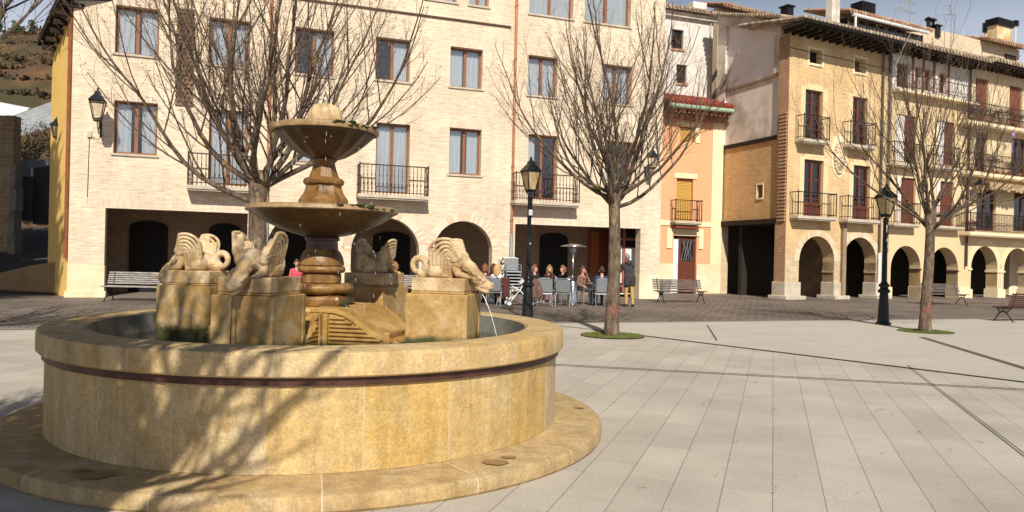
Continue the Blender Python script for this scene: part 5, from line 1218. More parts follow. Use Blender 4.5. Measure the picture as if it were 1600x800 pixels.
def tree(name, label, base, H, trunk_r, fork, seed, shl=.42, lr=1.0, *, spread=3.0, limbs=None, nl=9, group=None, dens=1.0, lean=(0, 0), lim_len=2.7, budn=2600, up=1.0):
    rs = random.Random(seed); t = thing(name, label, 'tree', base, 0, group)
    tm = MB(); n = 14
    pts = []; rad = []
    for i in range(n):
        f = i/(n-1); z = -.1+fork*f*1.0+.0; pts.append((lean[0]*f+.02*math.sin(f*5+seed), lean[1]*f+.02*math.cos(f*4+seed), z)); rad.append(trunk_r*(1.25-.55*f**.5 if f < .15 else 1.0-.22*f)*(1+.03*rs.uniform(-1, 1)))
    pts.append((lean[0], lean[1], fork+.22)); rad.append(trunk_r*1.0)
    pts.append((lean[0], lean[1], fork+.45)); rad.append(trunk_r*.62)
    for k in range(4):
        pass
    tm.tube(pts, rad, 14)
    for k in range(6): a = rs.uniform(0, 6.28); z = fork+rs.uniform(-.1, .35); tm.sphere((lean[0]+trunk_r*.7*math.cos(a), lean[1]+trunk_r*.7*math.sin(a), z), trunk_r*rs.uniform(.22, .36), 8, 6)
    tm.build('trunk', tbark, t, True)
    lm = MB(); tw = MB(); ends = []
    def seg(p, d, ln, r0, r1, k, upw, wob, mb, n):
        pts = [p]; q = p; d = d.normalized()
        for i in range(k):
            d = (d+Vector((rs.uniform(-1, 1), rs.uniform(-1, 1), rs.uniform(-1, 1)))*wob*1.5+Vector((0, 0, upw))).normalized()
            q = q+d*ln/k; pts.append(q)
        mb.tube(pts, [r0+(r1-r0)*i/k for i in range(k+1)], n, False); return pts, d
    def perp(d, a):
        u = d.orthogonal().normalized(); v = d.cross(u).normalized(); return u*math.cos(a)+v*math.sin(a)
    def twig(p, d, ln, r):
        pts, dd = seg(p, d, ln, r, r*.45, 3, .10*up, .16, tw, 3); ends.append(pts[-1])
        nt_ = int(ln*4.5*dens)+1
        for i in range(nt_):
            f = rs.uniform(.2, .95); j = min(2, int(f*3)); q = pts[j].lerp(pts[j+1], f*3-j)
            s, _ = seg(q, dd+perp(dd, rs.uniform(0, 6.28))*rs.uniform(.6, 1.2), rs.uniform(.08, .26), r*.5, r*.3, 2, .05, .2, tw, 3); ends.append(s[-1])
    def shoot(p, d, ln, r, lvl):
        pts, dd = seg(p, d, ln, r, r*.42, 6, .13*up, .07, lm if r > .012 else tw, 5 if r > .012 else 3); ends.append(pts[-1])
        cnt = int(ln*(3.4 if lvl else 3.0)*dens)+1; a = rs.uniform(0, 6.28)
        for i in range(cnt):
            f = .12+.86*(i+rs.random())/cnt; j = min(5, int(f*6)); q = pts[j].lerp(pts[j+1], f*6-j); a += 2.4; dl = (pts[j+1]-pts[j]).normalized()
            nd = dl+perp(dl, a)*rs.uniform(.45, .9); rem = ln*(1-f*.55)
            if lvl > 0: shoot(q, nd, rem*rs.uniform(.35, .6), r*(1-.5*f)*.5, lvl-1)
            else: twig(q, nd, min(.75, rem*rs.uniform(.35, .65)), max(.0027, r*.45))
    if limbs is None:
        limbs = []
        for k in range(nl):
            a = 2*math.pi*k/nl+rs.uniform(-.25, .25); el = rs.choice([.25, .5, .85, 1.15])+rs.uniform(-.1, .1); limbs.append((a, el, lim_len*rs.uniform(.85, 1.15)*(1 if el < .9 else 1.15)))
        limbs.append((rs.uniform(0, 6), 1.45, lim_len*1.25))
    for (a, el, ln) in limbs:
        d = Vector((math.cos(a)*math.cos(el), math.sin(a)*math.cos(el), math.sin(el))); r = trunk_r*(.29 if el < .7 else .34)*lr
        p = Vector((lean[0], lean[1], fork+rs.uniform(-.12, .3)))+Vector((d.x, d.y, 0))*trunk_r*.4
        pts = [p]; q = p; k = 9; dd = d.copy()
        for i in range(k):
            dd = (dd+Vector((rs.uniform(-1, 1), rs.uniform(-1, 1), rs.uniform(-.6, .8)))*.17+Vector((0, 0, (.085 if el < .9 else .05)*up))).normalized(); q = q+dd*ln/k; pts.append(q)
        lm.tube(pts, [r*(1-.62*i/k) for i in range(k+1)], 9, True)
        shoot(pts[-1], dd, ln*.55, r*.38, 1); shoot(pts[-1], dd+perp(dd, rs.uniform(0, 6))*.5, ln*.5, r*.3, 1)
        cnt = int(5.2*dens*ln/2.4)+2
        for i in range(cnt):
            f = .18+.8*i/cnt; j = min(k-1, int(f*k)); qq = pts[j].lerp(pts[j+1], f*k-j); dl = (pts[j+1]-pts[j]).normalized()
            nd = dl*.5+perp(dl, rs.uniform(0, 6.28))*.75+Vector((0, 0, .55*up)); shoot(qq, nd, (H-fork)*shl*rs.uniform(.6, 1.15)*(1-.25*f), r*(1-.5*f)*.40, 1)
    lm.build('limbs', bark, t, True, fix=False)
    if ends:
        bm_ = MB()
        for i in range(budn):
            p = rs.choice(ends); s = rs.uniform(.008, .019); a = Vector((rs.uniform(-1, 1), rs.uniform(-1, 1), rs.uniform(-1, 1))).normalized(); b = a.orthogonal().normalized(); p = p+Vector((rs.uniform(-.05, .05), rs.uniform(-.05, .05), rs.uniform(-.06, .03)))
            bm_.add([p-a*s, p+b*s*.7, p+a*s, p-b*s*.7], [(0, 1, 2, 3)])
        bm_.build('dry_leaves', M['dry_leaf'], t, fix=False)['kind'] = 'stuff'
    tw.build('twigs', twigm, t, fix=False)['kind'] = 'stuff'
    return t, len(tw.f)+len(lm.f)
def pit(base, r, label, grass=True, seed=0):
    rs = random.Random(seed); m = MB(); m.add([(base.x+r*math.cos(a), base.y+r*math.sin(a), .02) for a in [2*math.pi*i/40 for i in range(40)]], [tuple(range(40))])
    o = m.build('tree_pit', M['soil']); o['kind'] = 'structure'; o['label'] = 'round planting pit of dark soil'
    if grass:
        m = MB()
        for i in range(5200):
            a = rs.uniform(0, 6.28); q = r*math.sqrt(rs.random())*.98
            if math.sin(a*3+seed)*.3+rs.random() < .02: continue
            x, y = base.x+q*math.cos(a), base.y+q*math.sin(a); h = rs.uniform(.008, .03); b = rs.uniform(0, 6.28); w_ = .005
            m.add([(x-w_*math.cos(b), y-w_*math.sin(b), .02), (x+w_*math.cos(b), y+w_*math.sin(b), .02), (x+rs.uniform(-.02, .02), y+rs.uniform(-.02, .02), .02+h)], [(0, 1, 2)])
        tag(m.build('grass', nmat('short_grass', (.16, .19, .04), (.11, .13, .03), 5, .9, 0, 0), fix=False), label, 'grass', kind='stuff')
gT = 'bare lime trees round the plaza'
tb = G(957, 525); pit(tb, .66, 'ring of short green grass at the foot of the middle tree', True, 1)
mid = [(math.pi-.15, .30, 3.0), (math.pi+.5, .18, 2.0), (.1, .22, 2.6), (-.5, .5, 2.4), (.7, .6, 2.4), (2.4, .65, 2.6), (-2.2, .7, 2.4), (1.6, .9, 2.6), (-1.4, 1.05, 2.6), (3.0, 1.05, 2.8), (.2, 1.15, 2.8), (4.4, .35, 1.8), (1.2, .3, 2.0), (.5, 1.4, 3.0)]
c1 = tree('plaza_tree', 'bare tree with upswept twigs in a grass ring, middle of the plaza', tb, 8.8, .148, 2.75, 11, limbs=mid, group=gT, lean=(-.02, 0), dens=.88, budn=3600)
tb = G(1446, 519); pit(tb, .62, 'thin grass round the foot of the right plaza tree', True, 2)
c2 = tree('plaza_tree', 'slimmer bare tree before the yellow arcades, rightmost on the plaza', tb, 8.3, .135, 2.55, 23, limbs=[(math.pi-.1, .40, 2.7), (.15, .35, 2.7), (.9, .7, 2.3), (2.2, .75, 2.4), (-1.0, .65, 2.0), (-2.3, .7, 2.1), (1.5, 1.15, 2.2), (.0, 1.25, 2.4), (3.3, 1.2, 2.2), (-.3, .12, 1.8)], group=gT, dens=.72, shl=.66, lean=(.05, 0), budn=900)
tb = Vector((-4.5, 13.5, 0)); pit(tb, .66, 'grass ring at the foot of the tree behind the fountain', True, 3)
c3 = tree('plaza_tree', 'large bare tree rising behind the fountain on the left', tb, 9.2, .185, 2.55, 37, limbs=[(math.pi, .32, 3.3), (math.pi-.5, .62, 3.3), (math.pi+.6, .45, 2.8), (0.05, .35, 3.0), (.4, .75, 2.8), (-.5, .55, 2.6), (1.5, .6, 2.6), (-1.6, .5, 2.3), (2.2, 1.0, 3.0), (-2.4, 1.05, 2.8), (1.0, 1.15, 3.0), (-.6, 1.2, 2.9), (3.1, 1.25, 3.1)], group=gT, dens=.82, budn=7500, lean=(.03, 0))
tb = Vector((-9.9, 11.2, 0)); c4 = tree('plaza_tree', 'bare tree reaching in with twigs at the upper left edge', tb, 8.8, .17, 2.8, 51, limbs=[(0, .55, 3.4), (.35, .75, 3.3), (-.4, .4, 3.0), (.9, .6, 3.0), (1.8, .7, 2.8), (2.8, .5, 2.8), (3.8, .7, 2.8), (4.8, .6, 2.5), (.1, 1.0, 3.2), (2, 1.3, 3)], group=gT, dens=.8)
tb = Vector((-2.75, -.15, 0)); c5 = tree('plaza_tree', 'bare tree behind the viewer whose branches shade the fountain', tb, 9.0, .21, 3.0, 64, nl=12, lr=2.45, group=gT, dens=1.15, lim_len=2.5)
tb = Vector((6.0, -5.5, 0)); c6 = tree('plaza_tree', 'bare tree behind the viewer on the right', tb, 8.6, .17, 2.6, 77, nl=8, group=gT, dens=.7, lim_len=2.8)
print('tree faces', c1[1], c2[1], c3[1], c4[1], c5[1], c6[1])
# unseen umbrella pines, added off the left edge to shade the side street
def shade_pine(label, x, y, z0, z1, r_, seed):
    t = thing('shade_pine', label, 'tree', (x, y, 0), 0, 'umbrella pines added out of view for shade'); m = MB(); m.tube([(0, 0, -.1), (.2, .1, z0*.45), (0, 0, z0-.8)], [.35, .28, .2], 10)
    rs = random.Random(seed)
    for k in range(9): a = k*.7; m.tube([(0, 0, z0-2.0), (r_*.5*math.cos(a), r_*.5*math.sin(a), z0-.5), (r_*math.cos(a), r_*.9*math.sin(a), z0+.5)], [.13, .09, .05], 6)
    m.build('trunk', bark, t); m = MB()
    for k in range(170): a = rs.uniform(0, 6.28); q = r_*math.sqrt(rs.random()); leafball(m, (q*math.cos(a), q*math.sin(a), rs.uniform(z0, z1-.0+1.6*(1-(q/r_)**2)-.8)), 1.05, 200, rs, .19, .8)
    m.build('crown', M['evergreen'], t, fix=False)
shade_pine('nearer broad umbrella pine added out of view to shade the side street', -17.5, 10.5, 12.4, 15.4, 4.7, 6)
shade_pine('farther umbrella pine added out of view to shade the street gate', -22.6, 24.5, 8.4, 13.4, 4.3, 7)
# ================================================================== LAMPS
def lantern(parent, z, s=1.0, glass=None, hang=False, n=4):
    """four-sided tapering lantern, wider at the top; z is its bottom"""
    glass = glass or M['lantern_glass']; zb, zt = z, z+.46*s; rb, rt = .13*s, .25*s; a0 = math.pi/n
    f = MB()
    for k in range(n):
        a = a0+2*math.pi*k/n; b = a0+2*math.pi*(k+1)/n; P0 = (rb*math.cos(a), rb*math.sin(a), zb); P1 = (rt*math.cos(a), rt*math.sin(a), zt); Q0 = (rb*math.cos(b), rb*math.sin(b), zb); Q1 = (rt*math.cos(b), rt*math.sin(b), zt)
        f.tube([P0, P1], .014*s, 5); f.tube([P0, Q0], .016*s, 5); f.tube([P1, Q1], .018*s, 5)
    f.lathe([(rb*.9, zb-.06*s), (rb*1.0, zb-.03*s), (rb*.9, zb)], n, a0=a0)
    o = f.build('lantern_frame', M['lamp_green'], parent)
    g = MB(); g.lathe([(rb*.96, zb+.01), (rt*.96, zt-.01)], n, cap=False, a0=a0); g.build('lantern_pane', glass, o, fix=False)
    r = MB(); r.lathe([(rt*1.12, zt), (rt*1.15, zt+.02*s), (rt*.62, zt+.15*s), (rt*.40, zt+.20*s), (rt*.42, zt+.24*s), (rt*.2, zt+.28*s), (.03*s, zt+.31*s), (.035*s, zt+.34*s), (0, zt+.38*s)], n, a0=a0); r.build('lantern_roof', M['lamp_green'], parent)
    return o
def lamp_post(label, base, H, rot, glass):
    t = thing('street_lamp', label, 'street lamp', base, rot, 'lamp posts on the plaza')
    m = MB(); m.lathe([(.19, 0), (.20, .02), (.19, .07), (.15, .10), (.145, .14), (.13, .45), (.11, .80), (.10, .84)], 16)
    m.build('base', M['lamp_green'], t, True, autos=40)
    m = MB(); m.lathe([(.10, .84), (.15, .87), (.155, .92), (.11, .96), (.10, 1.0), (.135, 1.03), (.135, 1.07), (.085, 1.12), (.07, 1.16)], 16, cap=False); m.build('collar', M['lamp_green'], t, True, autos=50)
    m = MB(); m.lathe([(.068, 1.15), (.064, 2.0), (.058, H-1.0), (.075, H-.98), (.05, H-.93), (.045, H-.88)], 14); m.build('pole', M['lamp_green'], t, True, autos=50)
    l = thing('lantern', None, None); l.parent = t; 
    del_ = l; 
    for a in range(4): b = MB(); 
    b = MB()
    for k in range(4): a = math.pi/4+k*math.pi/2; b.tube([(.04*math.cos(a), .04*math.sin(a), H-.92), (.09*math.cos(a), .09*math.sin(a), H-.88), (.12*math.cos(a), .12*math.sin(a), H-.80)], .012, 5)
    b.build('lantern_cradle', M['lamp_green'], t)
    C.objects.unlink(l); bpy.data.objects.remove(l)
    lantern(t, H-.80, 1.0, glass)
    return t
t1 = lamp_post('dark green lamp post with two paper stickers between fountain and cafe', G(824, 501), 4.05, .5, M['lantern_glass'])
t2 = lamp_post('dark green lamp post with amber lantern before the two white drainpipes', G(1380, 508), 3.72, .35, M['lantern_glass'])
p = G(824, 501); m = MB()
for (dx, z, w_, h) in ((-.02, 2.62, .10, .14), (.03, 2.40, .05, .16), (-.01, 1.9, .03, .04)): m.box(dx-w_/2, dx+w_/2, -.072, -.068, z, z+h)
m.build_each('sticker', M['white_metal'], t1)
m = MB()
for (dx, z, w_, h) in ((.0, 2.2, .05, .1), (-.02, 2.45, .03, .2), (.03, 2.05, .04, .12)): m.box(dx-w_/2, dx+w_/2, -.070, -.067, z, z+h)
m.build_each('sticker', M['white_metal'], t2)
def wall_lamp(P, px, py, off, s, label, arm_up=True, glass=None):
    """bracket lantern; px,py is its bottom centre, off metres in front of plane P"""
    x, z = P.uv(px, py, -off); t = thing('wall_lantern', label, 'wall lantern', tuple(P.W(x, -off, 0)), P.rot, 'lanterns bracketed to the house fronts')
    t.location.z = z; lantern(t, 0, s, glass)
    m = MB(); m.tube([(0, off-.005, -.30*s), (0, off*.5, -.34*s), (0, .02, -.14*s), (0, 0, -.05*s)], .016, 5); m.tube([(0, off-.005, -.02), (0, off*.55, -.12*s), (0, off*.35, -.30*s)], .012, 5); m.box(-.03, .03, off-.015, off-.003, -.4*s, .1); m.build('bracket', M['iron'], t)
    return t
clear = glassmat('clear_lantern_glass', (.95, .93, .88), .12)
wall_lamp(PA, 152, 186, .72, 1.15, 'large clear glass wall lantern near the left corner of the brick block', glass=clear)
wall_lamp(PA, 1020, 262, .6, .9, 'dark wall lantern near the right end of the cream brick block', glass=clear)
x, z = SW.uv(87, 212, -.5) if False else (0, 0)
pp = atY(88, 214, 25.2); t = thing('wall_lantern', 'small black lantern on a long arm from the ochre side wall', 'wall lantern', tuple(pp), R(15), 'lanterns bracketed to the house fronts'); lantern(t, 0, .8, clear)
m = MB(); m.tube([(0, 0, -.05), (.1, 0, -.12), (.62, .1, -.12)], .016, 5); m.tube([(.3, .05, -.12), (.6, .1, -.3)], .012, 5); m.build('bracket', M['iron'], t)
wall_lamp(P2, 1531, 302, .5, .95, 'amber wall lantern under the long awning at the right edge')
wall_lamp(P1, 1507, 318, .3, .6, 'small dark wall lantern beside the drainpipe right of the yellow house', glass=clear)

# ================================================================== BENCHES
def bench_proto(dark, name='park_bench'):
    t = thing(name, 'bench', 'bench', (0, 0, 0)); sm = M['slats_dark'] if dark else M['slats']; hw = 1.0
    m = MB()
    for i in range(6): y = -.20+i*.085; z = .44+.012*math.cos(i*1.1); m.box(-hw, hw, y, y+.062, z-.03, z)
    m.build('seat', sm, t, bevel=.006)
    m = MB()
    for i in range(6): z = .50+i*.062; y = .29+i*.022; m.box(-hw, hw, y, y+.028, z, z+.045)
    m.build('backrest', sm, t, bevel=.006)
    for sx in (-.82, .82):
        m = MB(); r = .018
        m.tube([(sx, -.28, 0), (sx, -.21, .10), (sx, -.10, .26), (sx, -.16, .41)], [r, r, r, r], 6); m.tube([(sx, .34, 0), (sx, .25, .10), (sx, .12, .26), (sx, .24, .41)], r, 6)
        m.tube([(sx, -.10, .26), (sx, .01, .31), (sx, .12, .26)], r, 6); m.tube([(sx, -.22, .405), (sx, .0, .395), (sx, .26, .405), (sx, .31, .55), (sx, .42, .88)], r, 6)
        m.tube([(sx+.0, -.04+.05*math.cos(a), .35+.04*math.sin(a)) for a in [i*.6 for i in range(11)]], .01, 5); m.tube([(sx, .08+.05*math.cos(a), .35+.04*math.sin(a)) for a in [i*.6 for i in range(11)]], .01, 5)
        m.box(sx-.03, sx+.03, -.33, -.25, 0, .02); m.box(sx-.03, sx+.03, .30, .38, 0, .02)
        m.build('bench_leg', M['iron'], t)
    return t
gB = 'slatted benches along the buildings'
b0 = bench_proto(False)
def put_bench(proto, first, px, py, rot, label):
    t = proto if first else copy_tree(proto); p = G(px, py); place(t, p, rot, label); t['group'] = gB; return t
fr = PA.rot
b2 = bench_proto(False)
for c__ in b2.children:
    if c__.name.split('.')[0] in ('seat', 'backrest'): c__.data.materials[0] = M['slats_sunlit']
put_bench(b2, True, 214, 471, fr*.15, 'bench with sunlit-pale slats against the dark arcade opening at the left')
put_bench(b2, False, 640, 470, fr*.4, 'slatted bench half hidden behind the right winged beast')
put_bench(b0, True, 1064, 473, R(12)+.05, 'slatted bench with curved iron legs before the peach house door')
put_bench(b0, False, 1477, 476, R(14), 'slatted bench standing in front of the yellow arcades')
b1 = bench_proto(True); p = G(1600, 503); place(b1, p+Vector((.02, .15, 0)), R(180+22), 'dark red slatted bench seen from behind at the right edge'); b1['group'] = gB

# ================================================================== CAFE FURNITURE
def chair_proto():
    t = thing('cafe_chair', 'chair', 'chair', (0, 0, 0)); r = .013       # faces -y, back at +y
    m = MB()
    for s in (-1, 1):
        m.tube([(s*.25, -.24, 0), (s*.25, -.23, .62), (s*.25, -.20, .66), (s*.25, .16, .68), (s*.24, .24, .66)], r, 6); m.tube([(s*.24, .34, 0), (s*.24, .26, .45), (s*.23, .33, .88)], r, 6)
        m.tube([(s*.25, -.22, .43), (s*.24, .25, .41)], r, 6)
    m.tube([(-.25, -.22, .43), (.25, -.22, .43)], r, 6); m.tube([(-.24, .25, .41), (.24, .25, .41)], r, 6); m.tube([(-.23, .33, .88), (-.15, .345, .91), (.15, .345, .91), (.23, .33, .88)], r, 6)
    m.build('frame', M['alu'], t)
    m = MB(); m.box(-.235, .235, -.215, .24, .428, .445); m.build('seat', M['weave'], t)
    m = MB(); m.add([(-.215, .268, .47), (.215, .268, .47), (.215, .335, .88), (-.215, .335, .88), (-.215, .283, .47), (.215, .283, .47), (.215, .35, .88), (-.215, .35, .88)], [(0, 1, 2, 3), (4, 7, 6, 5), (0, 4, 5, 1), (3, 2, 6, 7), (0, 3, 7, 4), (1, 5, 6, 2)]); m.build('backrest', M['weave'], t)
    return t
cp0 = chair_proto(); used = [False]
def chair(loc, rot, label, group='aluminium cafe chairs'):
    t = cp0 if not used[0] else copy_tree(cp0); used[0] = True
    place(t, loc, rot, label); t['group'] = group; return t
def table(loc, label):
    t = thing('cafe_table', label, 'table', loc, 0, 'round cafe tables'); m = MB(); m.lathe([(.0, .70), (.34, .70), (.35, .71), (.35, .725), (0, .73)], 24); m.build('tabletop', M['alu'], t)
    m = MB(); m.lathe([(.03, .02), (.03, .70)], 8); 
    for k in range(4): a = k*math.pi/2+.4; m.tube([(0, 0, .08), (.27*math.cos(a), .27*math.sin(a), .015)], .018, 5)
    m.build('pedestal', M['alu'], t); return t
def tableware(loc, kind, label):
    t = thing(kind, label, kind.replace('_', ' '), loc); m = MB()
    if kind == 'coffee_cup': m.lathe([(.055, 0), (.06, .006), (.02, .008), (.025, .01), (.038, .055), (.034, .055), (.02, .012), (0, .012)], 12)
    else: m.lathe([(.028, 0), (.034, .11), (.031, .11), (.026, .008), (0, .008)], 12)
    m.build('cup', M['white_metal'] if kind == 'coffee_cup' else M['glass'], t, True)
def Yg(px, Y): return Vector(((px-800)/F*Y/(1), Y, 0))
# ================================================================== PEOPLE
skin = nmat('skin', (.62, .36, .25), (.56, .31, .21), 4, .6, 0, 0); eye_m = plain('eye_dark', (.03, .02, .015), .3); lip_m = plain('lips', (.42, .14, .11), .5)
cloth_cache = {}
def cloth(c):
    if c not in cloth_cache: cloth_cache[c] = nmat('cloth_%d' % len(cloth_cache), c, tuple(x*.7 for x in c), 7, .9, 0, .5, 25)
    return cloth_cache[c]
def person(label, loc, rot, pose='sit', top=(.1, .1, .1), legs=(.05, .05, .07), hair=(.2, .1, .05), shoes=(.05, .05, .05), female=True, hairlen='long', arms='table', lean=0., turn=0., scale=1., coat=False, nod=0., hood=False, group=None):
    t = thing('person', label, 'person', loc, rot, group); t.scale = (scale,)*3
    prim = []          # p,q,r0,r1,mat : faces -y
    def c(p, q, r0, r1, m): prim.append((Vector(p), Vector(q), r0, r1, m))
    TOP, LEG, SK, SH, EY, LI = 0, 1, 2, 3, 4, 5
    f = .9 if female else 1.0; sit = pose == 'sit'; hz0 = .50 if sit else .92
    hip = Vector((0, 0, hz0)); ch = Vector((0, -lean*.42, hz0+.42)); nk = Vector((0, -lean*.56, hz0+.55))
    c(hip, hip+Vector((0, -lean*.1, .1)), .135*f, .125*f, TOP if coat else LEG)
    for s in (-1, 1):
        c(hip+Vector((s*.05, 0, .08)), ch+Vector((s*.055*f, 0, -.05)), .115*f, .118*f, TOP); c(ch+Vector((s*.05, 0, -.06)), nk+Vector((s*.10*f, 0, -.08)), .11*f, .075, TOP); c(nk+Vector((s*.09*f, 0, -.07)), nk+Vector((s*.17*f, .01, -.08)), .06, .06*f, TOP)
    if female and not coat:
        for s in (-1, 1): c(ch+Vector((s*.06, -.085, .0)), ch+Vector((s*.05, -.06, .03)), .055, .05, TOP)
    c(nk-Vector((0, 0, .06)), nk+Vector((0, -.02, .06)), .052, .048, SK)
    # legs
    for s in (-1, 1):
        H0 = hip+Vector((s*.085, 0, 0))
        if sit: K = Vector((s*(.10), -.43, .51)); An = Vector((s*.11, -.42+.05*s, .10)); 
        else: K = Vector((s*.095, -.02-.03*s, .50)); An = Vector((s*.10, .03-.05*s, .09))
        c(H0, K, .088*f, .062, LEG); c(K, K.lerp(An, .35), .060, .062, LEG); c(K.lerp(An, .35), An, .062, .045, LEG)
        c(An, An+Vector((0, .03, -.045)), .045, .038, SH); c(An+Vector((0, .02, -.05)), An+Vector((s*.012, -.13, -.062)), .04, .034, SH)
        if coat and not sit: c(H0+Vector((0, 0, .08)), H0+Vector((s*.02, 0, -.16)), .125, .12, TOP)
    # arms
    for s in (-1, 1):
        S = nk+Vector((s*.18*f, .01, -.09)); am = arms if isinstance(arms, str) else arms[0 if s < 0 else 1]
        if am == 'table': E = S+Vector((s*.05, -.08, -.26)); Wr = E+Vector((-s*.07, -.22, .03))
        elif am == 'chin': E = S+Vector((s*.01, -.20, -.17)); Wr = nk+Vector((s*.055, -.12, .07))
        elif am == 'lap': E = S+Vector((s*.06, .02, -.27)); Wr = E+Vector((-s*.10, -.20, -.06))
        elif am == 'fwd': E = S+Vector((s*.04, -.14, -.24)); Wr = E+Vector((-s*.02, -.20, -.10))
        else: E = S+Vector((s*.05, .03, -.28)); Wr = E+Vector((s*.01, -.06, -.25))
        c(S, E, .055*f if not coat else .075, .043 if not coat else .06, TOP); c(E, Wr, .043 if not coat else .058, .030 if not coat else .045, TOP)
        d = (Wr-E).normalized(); side = d.cross(Vector((0, 0, 1)));
        if side.length < .1: side = Vector((1, 0, 0))
        side.normalize(); nrm = side.cross(d).normalized()
        c(Wr, Wr+d*.045, .026, .033, SK); palm = Wr+d*.07
        for k, (o_, l) in enumerate(((-.03, .06), (-.01, .072), (.01, .068), (.028, .052))):
            b = palm+side*o_; mid_ = b+d*l*.5+nrm*-.004; c(Wr+d*.03+side*o_*.6, b, .014, .0105, SK); c(b, mid_, .0105, .0095, SK); c(mid_, mid_+d*l*.4-nrm*.018, .0095, .008, SK)
        th = Wr+d*.025-side*.028*s*(1); c(Wr+d*.02, th, .015, .013, SK); c(th, th+d*.035-side*.018*s-nrm*.008, .013, .010, SK)
    # head, turned by `turn`, nodding
    hd = nk+Vector((0, -.03-.05*nod, .155)); Mh = Matrix.Translation(hd) @ Matrix.Rotation(turn, 4, 'Z') @ Matrix.Rotation(nod, 4, 'X')
    h_ = lambda x, y, z: Mh @ Vector((x, y, z))
    c(h_(0, .015, .03), h_(0, .02, .03), .088, .088, SK); c(h_(0, -.02, .01), h_(0, -.03, -.05), .072, .052, SK); c(h_(0, -.045, -.06), h_(0, -.06, -.075), .036, .03, SK)
    c(h_(0, -.088, .02), h_(0, -.108, -.02), .011, .015, SK)
    for s in (-1, 1):
        c(h_(s*.088, .01, .01), h_(s*.09, .015, -.02), .017, .012, SK); c(h_(s*.03, -.083, .018), h_(s*.032, -.084, .018), .012, .012, EY)
    c(h_(-.016, -.09, -.052), h_(.016, -.09, -.052), .009, .009, LI)
    m = MB()
    for p, q, r0, r1, _ in prim: capsule(m, p, q, r0, r1, 9)
    me = remesh(m, .0105, 2)
    n = len(me.polygons); cen = np.empty(n*3, dtype=np.float32)
    me.polygons.foreach_get('center', cen); cen = cen.reshape(n, 3); best = np.full(n, 1e9); idx = np.zeros(n, dtype=np.int32)
    for p, q, r0, r1, mt in prim:
        p_ = np.array(p); d = np.array(q)-p_; L2_ = max(1e-9, d.dot(d)); tt = np.clip(((cen-p_) @ d)/L2_, 0, 1); ds = np.linalg.norm(cen-(p_+tt[:, None]*d), axis=1)-(r0+(r1-r0)*tt)
        if mt in (EY, LI): ds = ds-.004
        k = ds < best; best[k] = ds[k]; idx[k] = mt
    for mt in (cloth(top), cloth(legs), skin, cloth(shoes), eye_m, lip_m): me.materials.append(mt)
    me.polygons.foreach_set('material_index', idx); me.polygons.foreach_set('use_smooth', [True]*n); me.name = 'body'
    o = bpy.data.objects.new('body', me); C.objects.link(o); o.parent = t
    # hair
    m = MB(); capsule(m, h_(0, .022, .05), h_(0, .035, .03), .096, .096, 12); capsule(m, h_(0, -.03, .10), h_(0, .0, .10), .055, .07, 10)
    if hairlen == 'long':
        for k in range(9):
            a = math.pi*(k/8)*1.25-.12*math.pi; x, y = .088*math.cos(a), .03+.078*math.sin(a); capsule(m, h_(x, y, .03), h_(x*1.08, y+.02, -.14), .034, .026, 8); capsule(m, h_(x*1.08, y+.02, -.14), h_(x*.95, y+.03, -.22), .026, .014, 8)
    elif hairlen == 'bob':
        for k in range(9):
            a = math.pi*(k/8)*1.3-.15*math.pi; x, y = .088*math.cos(a), .03+.078*math.sin(a); capsule(m, h_(x, y, .04), h_(x*1.1, y+.01, -.09), .038, .026, 8)
    elif hairlen == 'bun': capsule(m, h_(0, .13, .06), h_(0, .14, .07), .05, .045, 8)
    hm = remesh(m, .011, 1); hm.name = 'hair'; hm.materials.append(nmat('hair_%s' % label[:6], hair, tuple(x*.55 for x in hair), 12, .6, 0, .6, 50, stretch=(3, 3, .4))); hm.polygons.foreach_set('use_smooth', [True]*len(hm.polygons))
    ho = bpy.data.objects.new('hair', hm); C.objects.link(ho); ho.parent = t
    if hood:
        m = MB(); capsule(m, nk+Vector((-.06, .06, .0)), nk+Vector((.06, .06, .0)), .075, .075, 10); capsule(m, nk+Vector((0, .09, -.03)), nk+Vector((0, .08, .05)), .07, .06, 10)
        hm = remesh(m, .012, 2); hm.name = 'hood'; hm.materials.append(cloth(top)); ho = bpy.data.objects.new('hood', hm); C.objects.link(ho); ho.parent = t
    return t
def seat_at(px, Y, rot, label_c, label_p, **k):
    p = Vector(((px-800)/F*Y, Y, 0)); p.x = ray(px, 430).x*Y
    ch_ = chair(p, rot, label_c)
    if label_p:
        sz = .97; q = Matrix.Rotation(rot, 3, 'Z') @ Vector((0, .06, .0)); person(label_p, p+q, rot, scale=sz, **k)
    return p
# rot 0 faces the camera (-y); pi faces the arcade
seat_at(757, 25.6, R(200), 'cafe chair half hidden behind the beast head, under the red-haired sitter', 'red-haired person in dark top seated with back turned beside the beast head', top=(.09, .03, .04), legs=(.03, .03, .04), hair=(.24, .09, .05), arms='table', hairlen='bob')
seat_at(768, 27.4, R(150), 'cafe chair in the shade at the left end of the terrace', 'dark-haired person in maroon leaning in the shade of the arch', top=(.10, .02, .025), legs=(.03, .03, .03), hair=(.10, .03, .02), arms='table', hairlen='long', lean=.3)
seat_at(776, 25.0, R(165), 'aluminium cafe chair under the blond woman, dark coat on its back', 'blond woman in a white sweater seated with her back turned', top=(.72, .70, .72), legs=(.03, .03, .04), hair=(.62, .38, .15), arms='table', hairlen='long', lean=.15)
seat_at(791, 25.2, R(100), 'aluminium chair left of the stroller with a brown coat hung over it', None)
seat_at(836, 26.6, R(20), 'cafe chair hidden behind the lamp post', 'person in a black coat partly hidden by the lamp post', top=(.02, .02, .022), legs=(.03, .03, .03), hair=(.22, .10, .05), arms='table', hairlen='bob', turn=.6)
